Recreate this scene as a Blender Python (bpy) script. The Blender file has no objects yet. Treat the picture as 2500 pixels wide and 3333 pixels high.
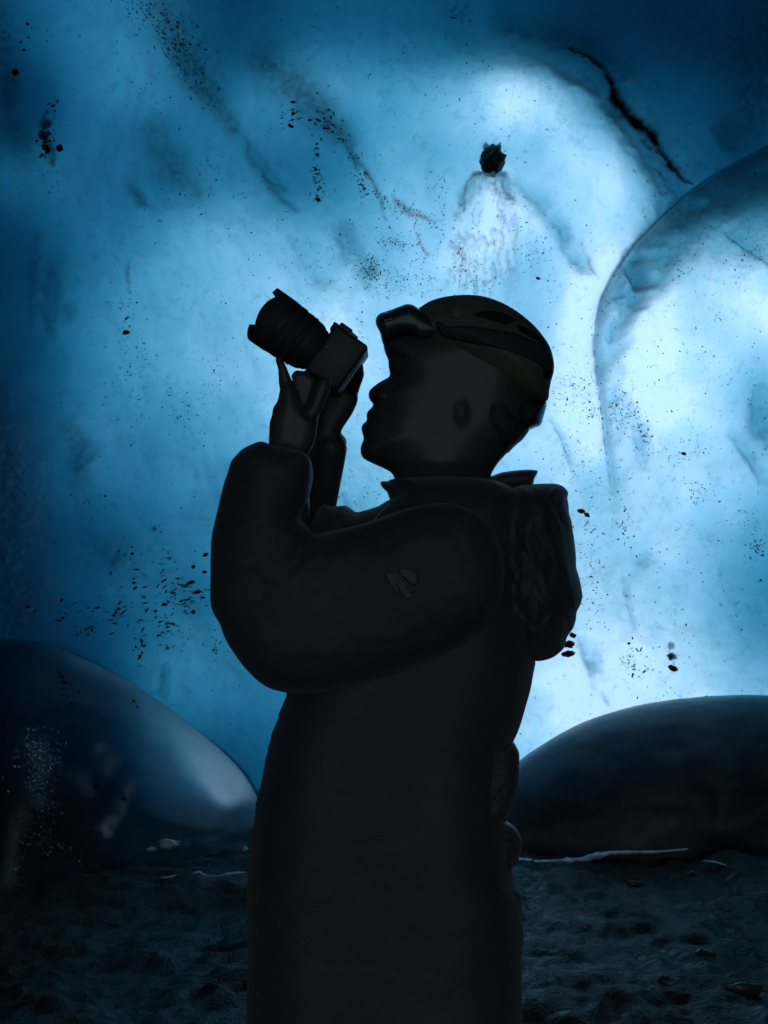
import bpy, bmesh, math, random
import numpy as np
from mathutils import Vector, Matrix
from mathutils.geometry import delaunay_2d_cdt
from mathutils.bvhtree import BVHTree

random.seed(7)
rng = np.random.default_rng(11)
SC = bpy.context.scene
COL = SC.collection
R = math.radians

# ------------------------------------------------------------------ camera
CAMZ = 1.43                      # eye height of the photographer, looking level along +Y
FOC = 1666.5 / math.tan(R(20))   # focal length in photo pixels (3333 high, 40 degrees)
cd = bpy.data.cameras.new('camera')
cam = bpy.data.objects.new('view_camera', cd)
COL.objects.link(cam)
cam.location = (0, 0, CAMZ)
cam.rotation_euler = (R(90), 0, 0)
cd.sensor_fit = 'VERTICAL'
cd.angle = R(40)
cd.clip_start = 0.05
cd.clip_end = 400
SC.camera = cam

# ------------------------------------------------------------------ sky, sun, exposure
SUN_EL, SUN_AZ = R(26), R(12)            # azimuth measured from +Y (behind the ice) towards +X
w = bpy.data.worlds.new('World')
SC.world = w
w.use_nodes = True
nt = w.node_tree
nt.nodes.clear()
sky = nt.nodes.new('ShaderNodeTexSky')
sky.sky_type = 'NISHITA'
sky.sun_disc = False
sky.sun_elevation = SUN_EL
sky.sun_rotation = SUN_AZ
bg = nt.nodes.new('ShaderNodeBackground')
bg.inputs['Strength'].default_value = 0.10
wo = nt.nodes.new('ShaderNodeOutputWorld')
nt.links.new(sky.outputs[0], bg.inputs['Color'])
nt.links.new(bg.outputs[0], wo.inputs['Surface'])
ld = bpy.data.lights.new('sun', 'SUN')
ld.energy = 4.2
ld.angle = R(12)
ld.color = (1.0, 0.96, 0.9)
sun = bpy.data.objects.new('sun', ld)
COL.objects.link(sun)
sdir = Vector((math.sin(SUN_AZ) * math.cos(SUN_EL), math.cos(SUN_AZ) * math.cos(SUN_EL), math.sin(SUN_EL)))
sun.rotation_euler = (-sdir).to_track_quat('-Z', 'Y').to_euler()
sun.location = sdir * 30
SC.view_settings.view_transform = 'Standard'
SC.view_settings.look = 'None'
SC.view_settings.exposure = 0.35
SC.view_settings.gamma = 1.0
SC.cycles.use_denoising = True
SC.cycles.max_bounces = 8
SC.cycles.transparent_max_bounces = 16
SC.cycles.sample_clamp_indirect = 6.0

# ------------------------------------------------------------------ helpers
def tag(o, label=None, cat=None, group=None, kind=None):
    if label: o['label'] = label
    if cat: o['category'] = cat
    if group: o['group'] = group
    if kind: o['kind'] = kind
    return o

def wloc(o):
    p = Vector((0, 0, 0))
    while o is not None:
        p += Vector(o.location)
        o = o.parent
    return p

def empty(name, loc):
    o = bpy.data.objects.new(name, None)
    COL.objects.link(o)
    o.location = loc
    o.empty_display_size = 0.1
    return o

def obj(name, verts, faces, mat, parent=None, smooth=True, origin=None):
    """verts in world space; children keep their parent's origin."""
    v = np.asarray([tuple(p) for p in verts] if not isinstance(verts, np.ndarray) else verts, dtype=np.float64)
    me = bpy.data.meshes.new(name)
    o = bpy.data.objects.new(name, me)
    COL.objects.link(o)
    if parent is not None:
        o.parent = parent
        v = v - np.array(wloc(parent))
    else:
        if origin is None:
            origin = (v[:, 0].mean(), v[:, 1].mean(), v[:, 2].min())
        o.location = origin
        v = v - np.array(origin)
    me.from_pydata(v.tolist() if not isinstance(faces, np.ndarray) else [], [], [] if isinstance(faces, np.ndarray) else faces)
    if isinstance(faces, np.ndarray):
        n, k = faces.shape
        me.vertices.add(len(v)); me.vertices.foreach_set('co', v.ravel())
        me.loops.add(n * k); me.loops.foreach_set('vertex_index', faces.ravel().astype(np.int32))
        me.polygons.add(n)
        me.polygons.foreach_set('loop_start', np.arange(0, n * k, k, dtype=np.int32))
        me.polygons.foreach_set('loop_total', np.full(n, k, dtype=np.int32))
    me.update(calc_edges=True)
    me.validate()
    if smooth:
        me.polygons.foreach_set('use_smooth', np.ones(len(me.polygons), dtype=bool))
    if mat: me.materials.append(mat)
    return o

_noise_cache = {}
def vnoise(x, y, seed):
    """smooth value noise in -1..1, one lattice cell per unit"""
    if seed not in _noise_cache:
        _noise_cache[seed] = np.random.default_rng(seed + 100).uniform(-1, 1, (128, 128))
    g = _noise_cache[seed]
    xi = np.floor(x).astype(int); yi = np.floor(y).astype(int)
    fx = x - xi; fy = y - yi
    fx = fx * fx * fx * (fx * (fx * 6 - 15) + 10); fy = fy * fy * fy * (fy * (fy * 6 - 15) + 10)
    a = g[xi % 128, yi % 128]; b = g[(xi + 1) % 128, yi % 128]
    c = g[xi % 128, (yi + 1) % 128]; d = g[(xi + 1) % 128, (yi + 1) % 128]
    return (a * (1 - fx) + b * fx) * (1 - fy) + (c * (1 - fx) + d * fx) * fy

def fbm(x, y, seed, oct=4, gain=0.5):
    s = 0; a = 1.0; t = 0
    for k in range(oct):
        s = s + a * vnoise(x * 2 ** k + 17.3 * k, y * 2 ** k + 5.1 * k, seed + k)
        t += a; a *= gain
    return s / t

def W(px, py, Y):
    """the point of the place that stands at depth Y and is seen at photo pixel (px, py)"""
    return Vector(((px - 1250) / FOC * Y, Y, CAMZ - (py - 1666.5) / FOC * Y))

def zm(x0, y0, s, pts):
    return [(x0 + p[0] * s, y0 + p[1] * s) for p in pts]
Z1 = lambda pts: zm(750, 900, .42194, pts)
Z2 = lambda pts: zm(1150, 900, .48222, pts)
Z3 = lambda pts: zm(600, 1400, .48222, pts)
Z4 = lambda pts: zm(1200, 1500, .48222, pts)
Z5 = lambda pts: zm(700, 2200, .66305, pts)
Z6 = lambda pts: zm(1500, 2100, .60277, pts)
Z7 = lambda pts: zm(0, 2000, .60277, pts)

def seg_dist(P, poly, closed=False):
    """distance of points P (n,2) to a polyline and the running parameter 0..1 of the nearest spot, plus side sign"""
    Q = np.asarray(poly, float)
    if closed: Q = np.vstack([Q, Q[:1]])
    A = Q[:-1]; B = Q[1:]
    L = np.linalg.norm(B - A, axis=1); cum = np.concatenate([[0], np.cumsum(L)])
    best = np.full(len(P), 1e18); par = np.zeros(len(P)); sgn = np.zeros(len(P))
    for i in range(len(A)):
        d = B[i] - A[i]
        t = np.clip(((P - A[i]) @ d) / max(d @ d, 1e-12), 0, 1)
        q = A[i] + t[:, None] * d
        e = P - q
        dd = (e ** 2).sum(1)
        m = dd < best
        best[m] = dd[m]
        par[m] = ((cum[i] + t * L[i]) / cum[-1])[m]
        sgn[m] = np.sign(d[0] * e[:, 1] - d[1] * e[:, 0])[m]
    return np.sqrt(best), par, sgn

def inside(P, poly):
    Q = np.asarray(poly, float)
    c = np.zeros(len(P), bool)
    j = len(Q) - 1
    for i in range(len(Q)):
        xi, yi = Q[i]; xj, yj = Q[j]
        if yi != yj:
            m = ((yi > P[:, 1]) != (yj > P[:, 1])) & (P[:, 0] < (xj - xi) * (P[:, 1] - yi) / (yj - yi) + xi)
            c ^= m
        j = i
    return c

def smooth_poly(pts, step, closed=True, tension=0.5):
    """Catmull-Rom through the points, resampled"""
    P = [np.array(p, float) for p in pts]
    n = len(P); out = []
    for i in range(n if closed else n - 1):
        p0 = P[(i - 1) % n] if closed or i > 0 else P[i]
        p1 = P[i]; p2 = P[(i + 1) % n]
        p3 = P[(i + 2) % n] if closed or i + 2 < n else P[(i + 1) % n]
        L = np.linalg.norm(p2 - p1)
        # centripetal-ish: clamp the tangents by the local segment length
        m1 = (p2 - p0) * tension; m2 = (p3 - p1) * tension
        for m in (m1, m2):
            l = np.linalg.norm(m)
            if l > L: m *= L / l
        k = max(1, int(round(L / step)))
        for t in np.arange(k) / k:
            out.append(p1 * (2 * t**3 - 3 * t**2 + 1) + m1 * (t**3 - 2 * t**2 + t) + p2 * (-2 * t**3 + 3 * t**2) + m2 * (t**3 - t**2))
    if not closed: out.append(P[-1])
    return np.array(out)

def pillow(poly, Y, H, Rr, step=7, hf=None, front=1.0, back=1.0, smooth=True, p=2.0, wr=None):
    """A rounded solid whose outline (photo px) stands at depth Y (number or function of px,py).
    H half thickness in m, Rr rounding width in px. Returns world verts, faces."""
    Yf = Y if callable(Y) else (lambda x, y: np.full(np.shape(x), float(Y)))
    B = smooth_poly(poly, step) if smooth else smooth_poly(poly, step, tension=0.0)
    x0, y0 = B.min(0); x1, y1 = B.max(0)
    gx, gy = np.meshgrid(np.arange(x0, x1, step), np.arange(y0, y1, step))
    gx = gx + (np.arange(gx.shape[0]) % 2)[:, None] * step * .5
    G = np.stack([gx.ravel(), gy.ravel()], 1)
    G = G[inside(G, B)]
    d, _, _ = seg_dist(G, B, True)
    G = G[d > step * .55]
    # a close ring just within the outline keeps the rim round
    allp = np.vstack([B, G])
    vs = [Vector((float(a), float(b))) for a, b in allp]
    V, E, F, _, _, _ = delaunay_2d_cdt(vs, [], [list(range(len(B)))], 1, 1e-4)
    V = np.array([(v.x, v.y) for v in V])
    d, _, _ = seg_dist(V, B, True)
    rim = d < 1e-2
    u = 1 - np.minimum(d / Rr, 1)
    h = H * np.maximum(1 - u ** p, 0) ** (1 / p)
    if hf is not None: h = hf(V[:, 0], V[:, 1], d, h)
    h[rim] = 0
    y = Yf(V[:, 0], V[:, 1])
    bx = (V[:, 0] - 1250) / FOC * y; bz = CAMZ - (V[:, 1] - 1666.5) / FOC * y
    c = np.array([bx.mean(), y.mean(), bz.mean() - CAMZ]); c /= np.linalg.norm(c)
    base = np.stack([bx, y, bz], 1)
    wrn = wr(V[:, 0], V[:, 1]) * np.minimum(d / 25, 1) if wr is not None else 0
    fr = base - c * (h * front + wrn)[:, None]
    bk = base + c * (h * back)[:, None]
    n = len(V)
    mp = np.arange(n) + n
    keep = np.where(~rim)[0]
    idx = np.full(n, -1); idx[rim] = np.where(rim)[0]
    idx[keep] = n + np.arange(len(keep))
    verts = np.vstack([fr, bk[keep]])
    faces = []
    for f in F:
        a = [int(i) for i in f]
        pa, pb, pc = V[a[0]], V[a[1]], V[a[2]]
        if (pb[0] - pa[0]) * (pc[1] - pa[1]) - (pb[1] - pa[1]) * (pc[0] - pa[0]) > 0:
            a = a[::-1]
        faces.append(a)                     # px y runs down, so this winding looks at the camera
        b = [int(idx[i]) for i in a][::-1]
        if len(set(b)) == 3 and set(b) != set(a): faces.append(b)
    return verts, faces

class MB:
    def __init__(s): s.v = []; s.f = []
    def add(s, v, f):
        o = len(s.v)
        s.v.extend([tuple(map(float, p)) for p in v]); s.f.extend([[i + o for i in q] for q in f]); return s
    def ball(s, c, r, n=10, sc=(1, 1, 1), M=None):
        v = []; f = []
        for i in range(n + 1):
            th = math.pi * i / n
            for j in range(2 * n):
                ph = math.pi * j / n
                p = Vector((math.sin(th) * math.cos(ph) * r * sc[0], math.sin(th) * math.sin(ph) * r * sc[1], math.cos(th) * r * sc[2]))
                if M: p = M @ p
                v.append(Vector(c) + p)
        for i in range(n):
            for j in range(2 * n):
                a = i * 2 * n + j; b = i * 2 * n + (j + 1) % (2 * n)
                f.append([a, a + 2 * n, b + 2 * n, b])
        return s.add(v, f)
    def cone(s, p0, r0, p1, r1, n=16, caps=True):
        p0 = Vector(p0); p1 = Vector(p1)
        q = (p1 - p0).to_track_quat('Z', 'Y')
        v = []; f = []
        for p, r in ((p0, r0), (p1, r1)):
            for j in range(n):
                a = 2 * math.pi * j / n
                v.append(p + q @ Vector((r * math.cos(a), r * math.sin(a), 0)))
        for j in range(n):
            k = (j + 1) % n
            f.append([j, k, n + k, n + j])
        if caps:
            f.append(list(range(n))[::-1]); f.append([n + j for j in range(n)])
        return s.add(v, f)
    def chain(s, pts, rad, n=16):
        for i, p in enumerate(pts):
            s.ball(p, rad[i], 8)
            if i: s.cone(pts[i - 1], rad[i - 1], p, rad[i], n)
        return s
    def lathe(s, prof, M, n=48, close=False):
        """prof: list of (axial, radius or function(theta)) ; M maps local X=axis"""
        v = []; f = []
        for a, r in prof:
            for j in range(n):
                th = 2 * math.pi * j / n
                aa = a(th) if callable(a) else a
                v.append(M @ Vector((aa, r * math.sin(th), r * math.cos(th))))
        m = len(prof)
        for i in range(m - 1 if not close else m):
            for j in range(n):
                k = (j + 1) % n; i2 = (i + 1) % m
                f.append([i * n + j, i * n + k, i2 * n + k, i2 * n + j])
        return s.add(v, f)
    def box(s, c, size, M=None, bev=0.0):
        """bevelled box"""
        bm = bmesh.new()
        bmesh.ops.create_cube(bm, size=1.0)
        for v in bm.verts: v.co = Vector((v.co.x * size[0], v.co.y * size[1], v.co.z * size[2]))
        if bev: bmesh.ops.bevel(bm, geom=bm.edges[:], offset=bev, segments=3, profile=.5, affect='EDGES')
        bm.verts.index_update()
        v = [Vector(c) + p.co for p in bm.verts]
        if M: v = [M @ p for p in v]
        f = [[q.index for q in fc.verts] for fc in bm.faces]
        bm.free()
        return s.add(v, f)
    def tube(s, pts, rad, n=8):
        v = []; f = []
        m = len(pts)
        for i in range(m):
            t = (Vector(pts[min(i + 1, m - 1)]) - Vector(pts[max(i - 1, 0)])).normalized()
            q = t.to_track_quat('Z', 'Y')
            r = rad[i] if hasattr(rad, '__len__') else rad
            for j in range(n):
                a = 2 * math.pi * j / n
                v.append(Vector(pts[i]) + q @ Vector((r * math.cos(a), r * math.sin(a), 0)))
        for i in range(m - 1):
            for j in range(n):
                k = (j + 1) % n
                f.append([i * n + j, i * n + k, (i + 1) * n + k, (i + 1) * n + j])
        f.append(list(range(n))[::-1]); f.append([(m - 1) * n + j for j in range(n)])
        return s.add(v, f)
    def build(s, name, mat, parent=None, smooth=True):
        return obj(name, s.v, s.f, mat, parent, smooth)

def union(v, f, voxel, smooth_it=3):
    """one continuous skin over overlapping solids"""
    me = bpy.data.meshes.new('tmp'); me.from_pydata([tuple(map(float, p)) for p in v], [], f)
    o = bpy.data.objects.new('tmp', me); COL.objects.link(o)
    m = o.modifiers.new('r', 'REMESH'); m.mode = 'VOXEL'; m.voxel_size = voxel; m.adaptivity = 0
    if smooth_it:
        m2 = o.modifiers.new('s', 'SMOOTH'); m2.factor = .5; m2.iterations = smooth_it
    dg = bpy.context.evaluated_depsgraph_get()
    ev = o.evaluated_get(dg); em = ev.to_mesh()
    V = np.empty(len(em.vertices) * 3); em.vertices.foreach_get('co', V)
    F = [list(p.vertices) for p in em.polygons]
    ev.to_mesh_clear()
    bpy.data.objects.remove(o); bpy.data.meshes.remove(me)
    return V.reshape(-1, 3), F

# ------------------------------------------------------------------ materials
class NT:
    def __init__(s, name):
        s.m = bpy.data.materials.new(name); s.m.use_nodes = True
        s.t = s.m.node_tree; s.t.nodes.clear()
        s.out = s.n('ShaderNodeOutputMaterial')
    def n(s, typ, **kw):
        x = s.t.nodes.new(typ)
        for k, v in kw.items():
            if k.startswith('i_'): x.inputs[k[2:].replace('_', ' ')].default_value = v
            else: setattr(x, k, v)
        return x
    def l(s, a, b): s.t.links.new(a, b)
    def coord(s):
        return s.n('ShaderNodeTexCoord').outputs['Object']
    def noise(s, scale, detail=5, rough=.55, dist=0, vec=None):
        x = s.n('ShaderNodeTexNoise')
        x.inputs['Scale'].default_value = scale; x.inputs['Detail'].default_value = detail
        x.inputs['Roughness'].default_value = rough; x.inputs['Distortion'].default_value = dist
        s.l(vec if vec is not None else s.coord(), x.inputs['Vector'])
        return x.outputs['Fac']
    def ramp(s, fac, stops):
        x = s.n('ShaderNodeValToRGB')
        e = x.color_ramp.elements
        while len(e) < len(stops): e.new(.5)
        for k, (p, c) in enumerate(stops):
            e[k].position = p; e[k].color = (*c, 1) if len(c) == 3 else c
        s.l(fac, x.inputs[0])
        return x.outputs[0]
    def math(s, op, a, b=None, clamp=False):
        x = s.n('ShaderNodeMath', operation=op, use_clamp=clamp)
        for i, q in enumerate((a, b)):
            if q is None: continue
            if isinstance(q, (int, float)): x.inputs[i].default_value = q
            else: s.l(q, x.inputs[i])
        return x.outputs[0]
    def mix(s, fac, a, b):
        x = s.n('ShaderNodeMixShader')
        if isinstance(fac, (int, float)): x.inputs[0].default_value = fac
        else: s.l(fac, x.inputs[0])
        s.l(a, x.inputs[1]); s.l(b, x.inputs[2])
        return x.outputs[0]
    def bump(s, h, strength, dist):
        x = s.n('ShaderNodeBump'); x.inputs['Strength'].default_value = strength; x.inputs['Distance'].default_value = dist
        s.l(h, x.inputs['Height'])
        return x.outputs[0]
    def done(s, sh):
        s.l(sh, s.out.inputs['Surface']); return s.m

def pbr(name, col, rough, bump=None, var=0.25, spec=.5, vscale=6, sheen=0, coat=0, detail=5):
    k = NT(name)
    p = k.n('ShaderNodeBsdfPrincipled')
    p.inputs['Roughness'].default_value = rough
    p.inputs['Specular IOR Level'].default_value = spec
    if sheen:
        p.inputs['Sheen Weight'].default_value = sheen
        p.inputs['Sheen Roughness'].default_value = .4
    if coat: p.inputs['Coat Weight'].default_value = coat
    c = k.noise(vscale, detail)
    k.l(k.ramp(c, [(.3, tuple(x * (1 - var) for x in col)), (.7, tuple(x * (1 + var) for x in col))]), p.inputs['Base Color'])
    if bump:
        k.l(k.bump(k.noise(bump[0], 6, .6), bump[1], bump[2]), p.inputs['Normal'])
    return k.done(p.outputs[0])

# ------------------------------------------------------------------ the ice wall
def wall_y(x, z):
    """front face of the ice: a big scoop that leans in over the cave"""
    zz = np.maximum(np.asarray(z, float) - 1.6, 0)
    return 6.9 - 0.11 * np.asarray(x, float) ** 2 - 0.13 * zz ** 2

def on_wall(px, py):
    px = np.asarray(px, float); py = np.asarray(py, float)
    y = np.full(px.shape, 6.6)
    for _ in range(25):
        x = (px - 1250) / FOC * y; z = CAMZ - (py - 1666.5) / FOC * y
        y = .5 * y + .5 * wall_y(x, z)
    return x, y, z

ROWS = [-400, 0, 250, 500, 750, 1000, 1250, 1500, 1750, 2000, 2250, 2500, 2800]
COLS = [-300, 0, 250, 500, 750, 1000, 1250, 1500, 1750, 2000, 2250, 2500, 2800]
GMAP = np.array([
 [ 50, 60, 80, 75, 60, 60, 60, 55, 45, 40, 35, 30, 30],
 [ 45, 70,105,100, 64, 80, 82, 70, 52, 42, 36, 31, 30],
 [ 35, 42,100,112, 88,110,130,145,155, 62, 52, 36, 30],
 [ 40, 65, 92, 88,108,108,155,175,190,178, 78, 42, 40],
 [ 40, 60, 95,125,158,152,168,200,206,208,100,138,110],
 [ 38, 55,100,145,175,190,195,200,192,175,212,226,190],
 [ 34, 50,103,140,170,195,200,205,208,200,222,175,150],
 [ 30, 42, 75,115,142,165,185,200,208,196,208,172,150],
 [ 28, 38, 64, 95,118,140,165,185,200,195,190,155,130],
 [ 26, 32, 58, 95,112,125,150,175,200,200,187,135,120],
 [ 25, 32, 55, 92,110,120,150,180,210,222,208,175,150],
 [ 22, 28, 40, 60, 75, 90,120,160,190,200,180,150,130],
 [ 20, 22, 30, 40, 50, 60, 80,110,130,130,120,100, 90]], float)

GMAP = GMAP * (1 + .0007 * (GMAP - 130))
CORR = np.array([[-0.13, -0.13, -0.07, 0.14, -0.4, -0.16, -0.11, -0.09, -0.1, -0.51, -0.19, -0.06, -0.06],
 [-0.13, -0.13, -0.07, 0.14, -0.4, -0.16, -0.11, -0.09, -0.1, -0.51, -0.19, -0.06, -0.06],
 [-0.09, -0.09, -0.14, 0.03, 0.35, 0.5, 0.11, 0.35, 0.43, 1.2, 0.23, 0.65, 0.65],
 [0.45, 0.45, 0.04, 0.15, 0.01, -0.09, -0.08, 0.01, -0.09, 0.31, 0.41, 0.53, 0.53],
 [-0.42, -0.42, 0.11, 0.18, 0.28, 0.02, -0.06, 0.06, -0.26, -0.02, 1.13, 0.06, 0.06],
 [-0.05, -0.05, 0.2, 0.14, 0.0, 0.04, -0.0, -0.0, -0.05, 1.2, -0.27, -0.09, -0.09],
 [0.04, 0.04, 0.29, 0.03, 0.01, -0.05, 0.08, -0.01, -0.15, 0.75, -0.25, -0.16, -0.16],
 [0.28, 0.28, 0.69, 0.2, 0.01, 0.09, -0.04, -0.21, -0.17, 0.08, -0.12, 0.22, 0.22],
 [0.31, 0.31, 0.16, 0.08, 0.16, 0.04, -0.06, -0.05, -0.03, 0.01, -0.04, -0.11, -0.11],
 [0.21, 0.21, 0.18, 0.24, 0.09, 0.07, 0.05, 0.03, -0.07, 0.09, 0.1, 0.09, 0.09],
 [-0.36, -0.36, -0.46, 0.4, 0.17, 0.09, -0.02, 0.03, 0.03, 0.08, -0.03, 0.0, 0.0],
 [-0.36, -0.36, -0.46, 0.4, 0.17, 0.12, 0.16, 0.03, 0.0, -0.06, -0.04, -0.02, -0.02],
 [-0.36, -0.36, -0.46, 0.4, 0.17, 0.12, 0.16, 0.03, 0.0, -0.06, -0.04, -0.02, -0.02]])
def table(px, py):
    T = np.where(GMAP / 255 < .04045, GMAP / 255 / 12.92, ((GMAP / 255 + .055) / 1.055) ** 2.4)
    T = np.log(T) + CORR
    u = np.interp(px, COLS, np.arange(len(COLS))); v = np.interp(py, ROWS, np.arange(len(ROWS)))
    def cub(A, t):                       # Catmull-Rom along axis
        n = A
        i = np.clip(np.floor(t).astype(int), 0, n - 2)
        return i, t - i
    iu, fu = cub(len(COLS), u); iv, fv = cub(len(ROWS), v)
    def wts(f):
        return [(-f + 2 * f**2 - f**3) / 2, (2 - 5 * f**2 + 3 * f**3) / 2, (f + 4 * f**2 - 3 * f**3) / 2, (-f**2 + f**3) / 2]
    wu = wts(fu); wv = wts(fv); s = 0
    for a in range(4):
        for b in range(4):
            s = s + wv[a] * wu[b] * T[np.clip(iv + a - 1, 0, len(ROWS) - 1), np.clip(iu + b - 1, 0, len(COLS) - 1)]
    return s                               # ln of linear green

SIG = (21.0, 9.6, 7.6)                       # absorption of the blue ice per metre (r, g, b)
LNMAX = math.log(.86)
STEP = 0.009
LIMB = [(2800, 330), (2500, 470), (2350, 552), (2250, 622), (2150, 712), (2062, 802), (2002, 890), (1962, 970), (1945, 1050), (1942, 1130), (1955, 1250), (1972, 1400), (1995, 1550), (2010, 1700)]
# soft darker or paler belts inside the ice: (polyline px, half width px, change of ln brightness)
BELTS = [
 ([(2600, 560), (2500, 590), (2340, 650), (2210, 745), (2110, 850), (2040, 970), (2015, 1100), (2005, 1250), (2015, 1380)], 55, -.75),
 ([(2420, 600), (2300, 660), (2200, 740)], 60, -.6),
 ([(2010, 900), (2000, 1050), (1995, 1180)], 40, -.35),
 ([(2060, 820), (2075, 900), (2075, 1000)], 26, -.9),
 ([(1690, 590), (1760, 640), (1830, 740), (1890, 840), (1960, 890)], 26, -.42),
 ([(1660, 640), (1720, 680), (1790, 780), (1850, 870)], 30, .16),
 ([(540, 60), (610, 180), (680, 300)], 45, -.35),
 ([(930, 240), (1010, 330), (1090, 400), (1150, 480)], 50, -.35),
 ([(780, 420), (840, 500), (910, 590), (960, 650)], 18, -.35),
 ([(1110, 720), (1150, 800), (1180, 850)], 30, -.35),
 ([(960, 780), (1020, 860), (1080, 940)], 30, -.18),
 ([(130, 780), (115, 900), (108, 1060)], 22, -.4),
 ([(200, 950), (190, 1010)], 18, -.3),
 ([(560, 320), (520, 430), (560, 540)], 45, -.2),
 ([(430, 605), (450, 620)], 26, -.45),
 ([(250, 1400), (270, 1520)], 60, -.4),
 ([(1780, 130), (1880, 150), (1960, 200), (2010, 260)], 45, -.5),
 ([(2040, 200), (2045, 260), (2040, 320)], 30, -.9),
 ([(1850, 150), (1960, 210), (2010, 310), (2080, 400), (2150, 480), (2250, 600)], 42, -.7),
 ([(2120, 420), (2200, 520), (2270, 590)], 26, -.5),
 ([(2400, 340), (2480, 390)], 26, -.5),
 ([(2350, 770), (2420, 830), (2500, 895)], 14, -.5),
 ([(2380, 1400), (2440, 1480), (2500, 1570)], 13, -.35),
 ([(2470, 1270), (2490, 1380), (2520, 1440)], 32, -.55),
 ([(2050, 1330), (2090, 1420), (2100, 1500)], 24, -.35),
 ([(1898, 2070), (1920, 2170), (1940, 2262)], 13, -.42),
 ([(1925, 2070), (1955, 2180), (1965, 2240)], 12, -.25),
 ([(1960, 2240), (1985, 2300)], 6, -.35),
 ([(2040, 1880), (2050, 1960), (2072, 2040)], 6, -.3),
 ([(2090, 1820), (2130, 1815)], 22, -.25),
 ([(1790, 1350), (1835, 1420), (1875, 1540)], 5, -.3),
 ([(520, 2170), (512, 2280)], 12, -.3),
 ([(330, 1780), (370, 1800)], 45, -.25),
 ([(1300, 1590), (1320, 1650)], 12, -.7),
 ([(1120, 1600), (1140, 1660)], 8, -.3),
 ([(1205, 850), (1200, 900)], 30, -.35),
 ([(1585, 600), (1600, 680), (1580, 800)], 50, .36),
 ([(1630, 640), (1690, 700)], 26, .25),
 ([(2230, 870), (2330, 960), (2420, 960)], 90, .14),
 ([(1540, 575), (1512, 620), (1508, 680)], 10, -.4),
 ([(1640, 580), (1655, 640)], 10, -.35),
]
# dirt seams, smoky grey belts and the drip's painted edge shade: (polyline px, start/end half width px, strength)
SEAMS = [
 ([(1510, 690), (1507, 640), (1522, 592), (1556, 564), (1600, 559), (1640, 576), (1664, 620)], [2, 4, 5, 5, 5, 5, 2], .55), ([(1500, 720), (1480, 700)], [5, 10], .35),  # first arc: shade painted round the edge of the melt drip
 ([(500, -40), (560, 90), (650, 250), (760, 420)], [60, 75, 70, 30], .46), ([(860, 200), (960, 280), (1050, 370), (1140, 470)], [60, 85, 70, 25], .52),
 ([(490, 420), (560, 540), (640, 620)], [55, 70, 40], .38), ([(-20, 60), (20, 220), (30, 330)], [70, 60, 40], .5), ([(40, 400), (90, 520)], [40, 50], .3),
 ([(125, 760), (112, 900), (105, 1060)], [22, 26, 16], .3), ([(200, 930), (190, 1020)], [18, 14], .25), ([(225, 1390), (255, 1470), (260, 1550)], [40, 60, 40], .34),
 ([(1640, 80), (1800, 110), (1930, 170), (2030, 250)], [50, 60, 60, 50], .4), ([(2560, -40), (2500, 200), (2440, 360)], [260, 200, 120], .5), ([(2200, 0), (2330, 120)], [120, 120], .3),
 ([(-40, 1300), (0, 1600), (20, 1980)], [90, 120, 150], .45), ([(340, 1790), (370, 1830)], [45, 40], .3), ([(425, 600), (440, 625)], [26, 26], .35), ([(500, 440), (515, 452)], [30, 24], .3),
 ([(780, 430), (860, 530), (930, 620)], [16, 22, 10], .28), ([(1120, 730), (1160, 800)], [26, 26], .25),
 ([(1850, 150), (1920, 180), (1975, 225), (1992, 270), (2002, 308), (2030, 350), (2080, 398), (2128, 438), (2152, 480), (2185, 525), (2215, 565), (2252, 600)], [7, 10, 14, 16, 22, 29, 30, 27, 21, 15, 10, 6], 1.1),
 ([(1860, 150), (1930, 190), (1985, 240), (2010, 310), (2050, 375), (2110, 430), (2160, 490), (2230, 580)], [30, 36, 46, 60, 70, 62, 44, 16], .42),
 ([(2090, 455), (2150, 500), (2200, 560), (2240, 600)], [10, 8, 4, 4], .7),
 ([(1040, 400), (1090, 428), (1130, 470), (1160, 520), (1200, 560), (1222, 610), (1240, 650), (1246, 690), (1258, 720)], [6, 10, 9, 9, 7, 7, 8, 4, 3], .6),
 ([(1130, 480), (1155, 530), (1166, 565)], [4, 6, 2], .55),
 ([(1275, 630), (1300, 665), (1330, 692), (1370, 705), (1415, 730)], [3, 10, 11, 6, 4], .55),
 ([(1352, 725), (1368, 790), (1390, 830)], [3, 3, 8], .5),
 ([(1470, 790), (1510, 850), (1550, 950)], [5, 10, 5], .35),
 ([(420, 850), (418, 890), (420, 945)], [5, 9, 5], .5),
 ([(150, 360), (140, 420), (160, 480), (175, 540)], [5, 16, 20, 6], .7),
 ([(560, 160), (600, 230), (615, 270)], [6, 12, 4], .45),
 ([(1890, 790), (1920, 850), (1950, 905)], [3, 6, 2], .4),
]
LEFT_TOP = [(-1500, 2700), (-1100, 2350), (-700, 2180), (-300, 2098), (0, 2084), (130, 2099), (270, 2150), (400, 2214), (520, 2288), (640, 2378), (720, 2446), (780, 2510), (825, 2580), (870, 2680), (900, 2800), (910, 2900)]
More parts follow.
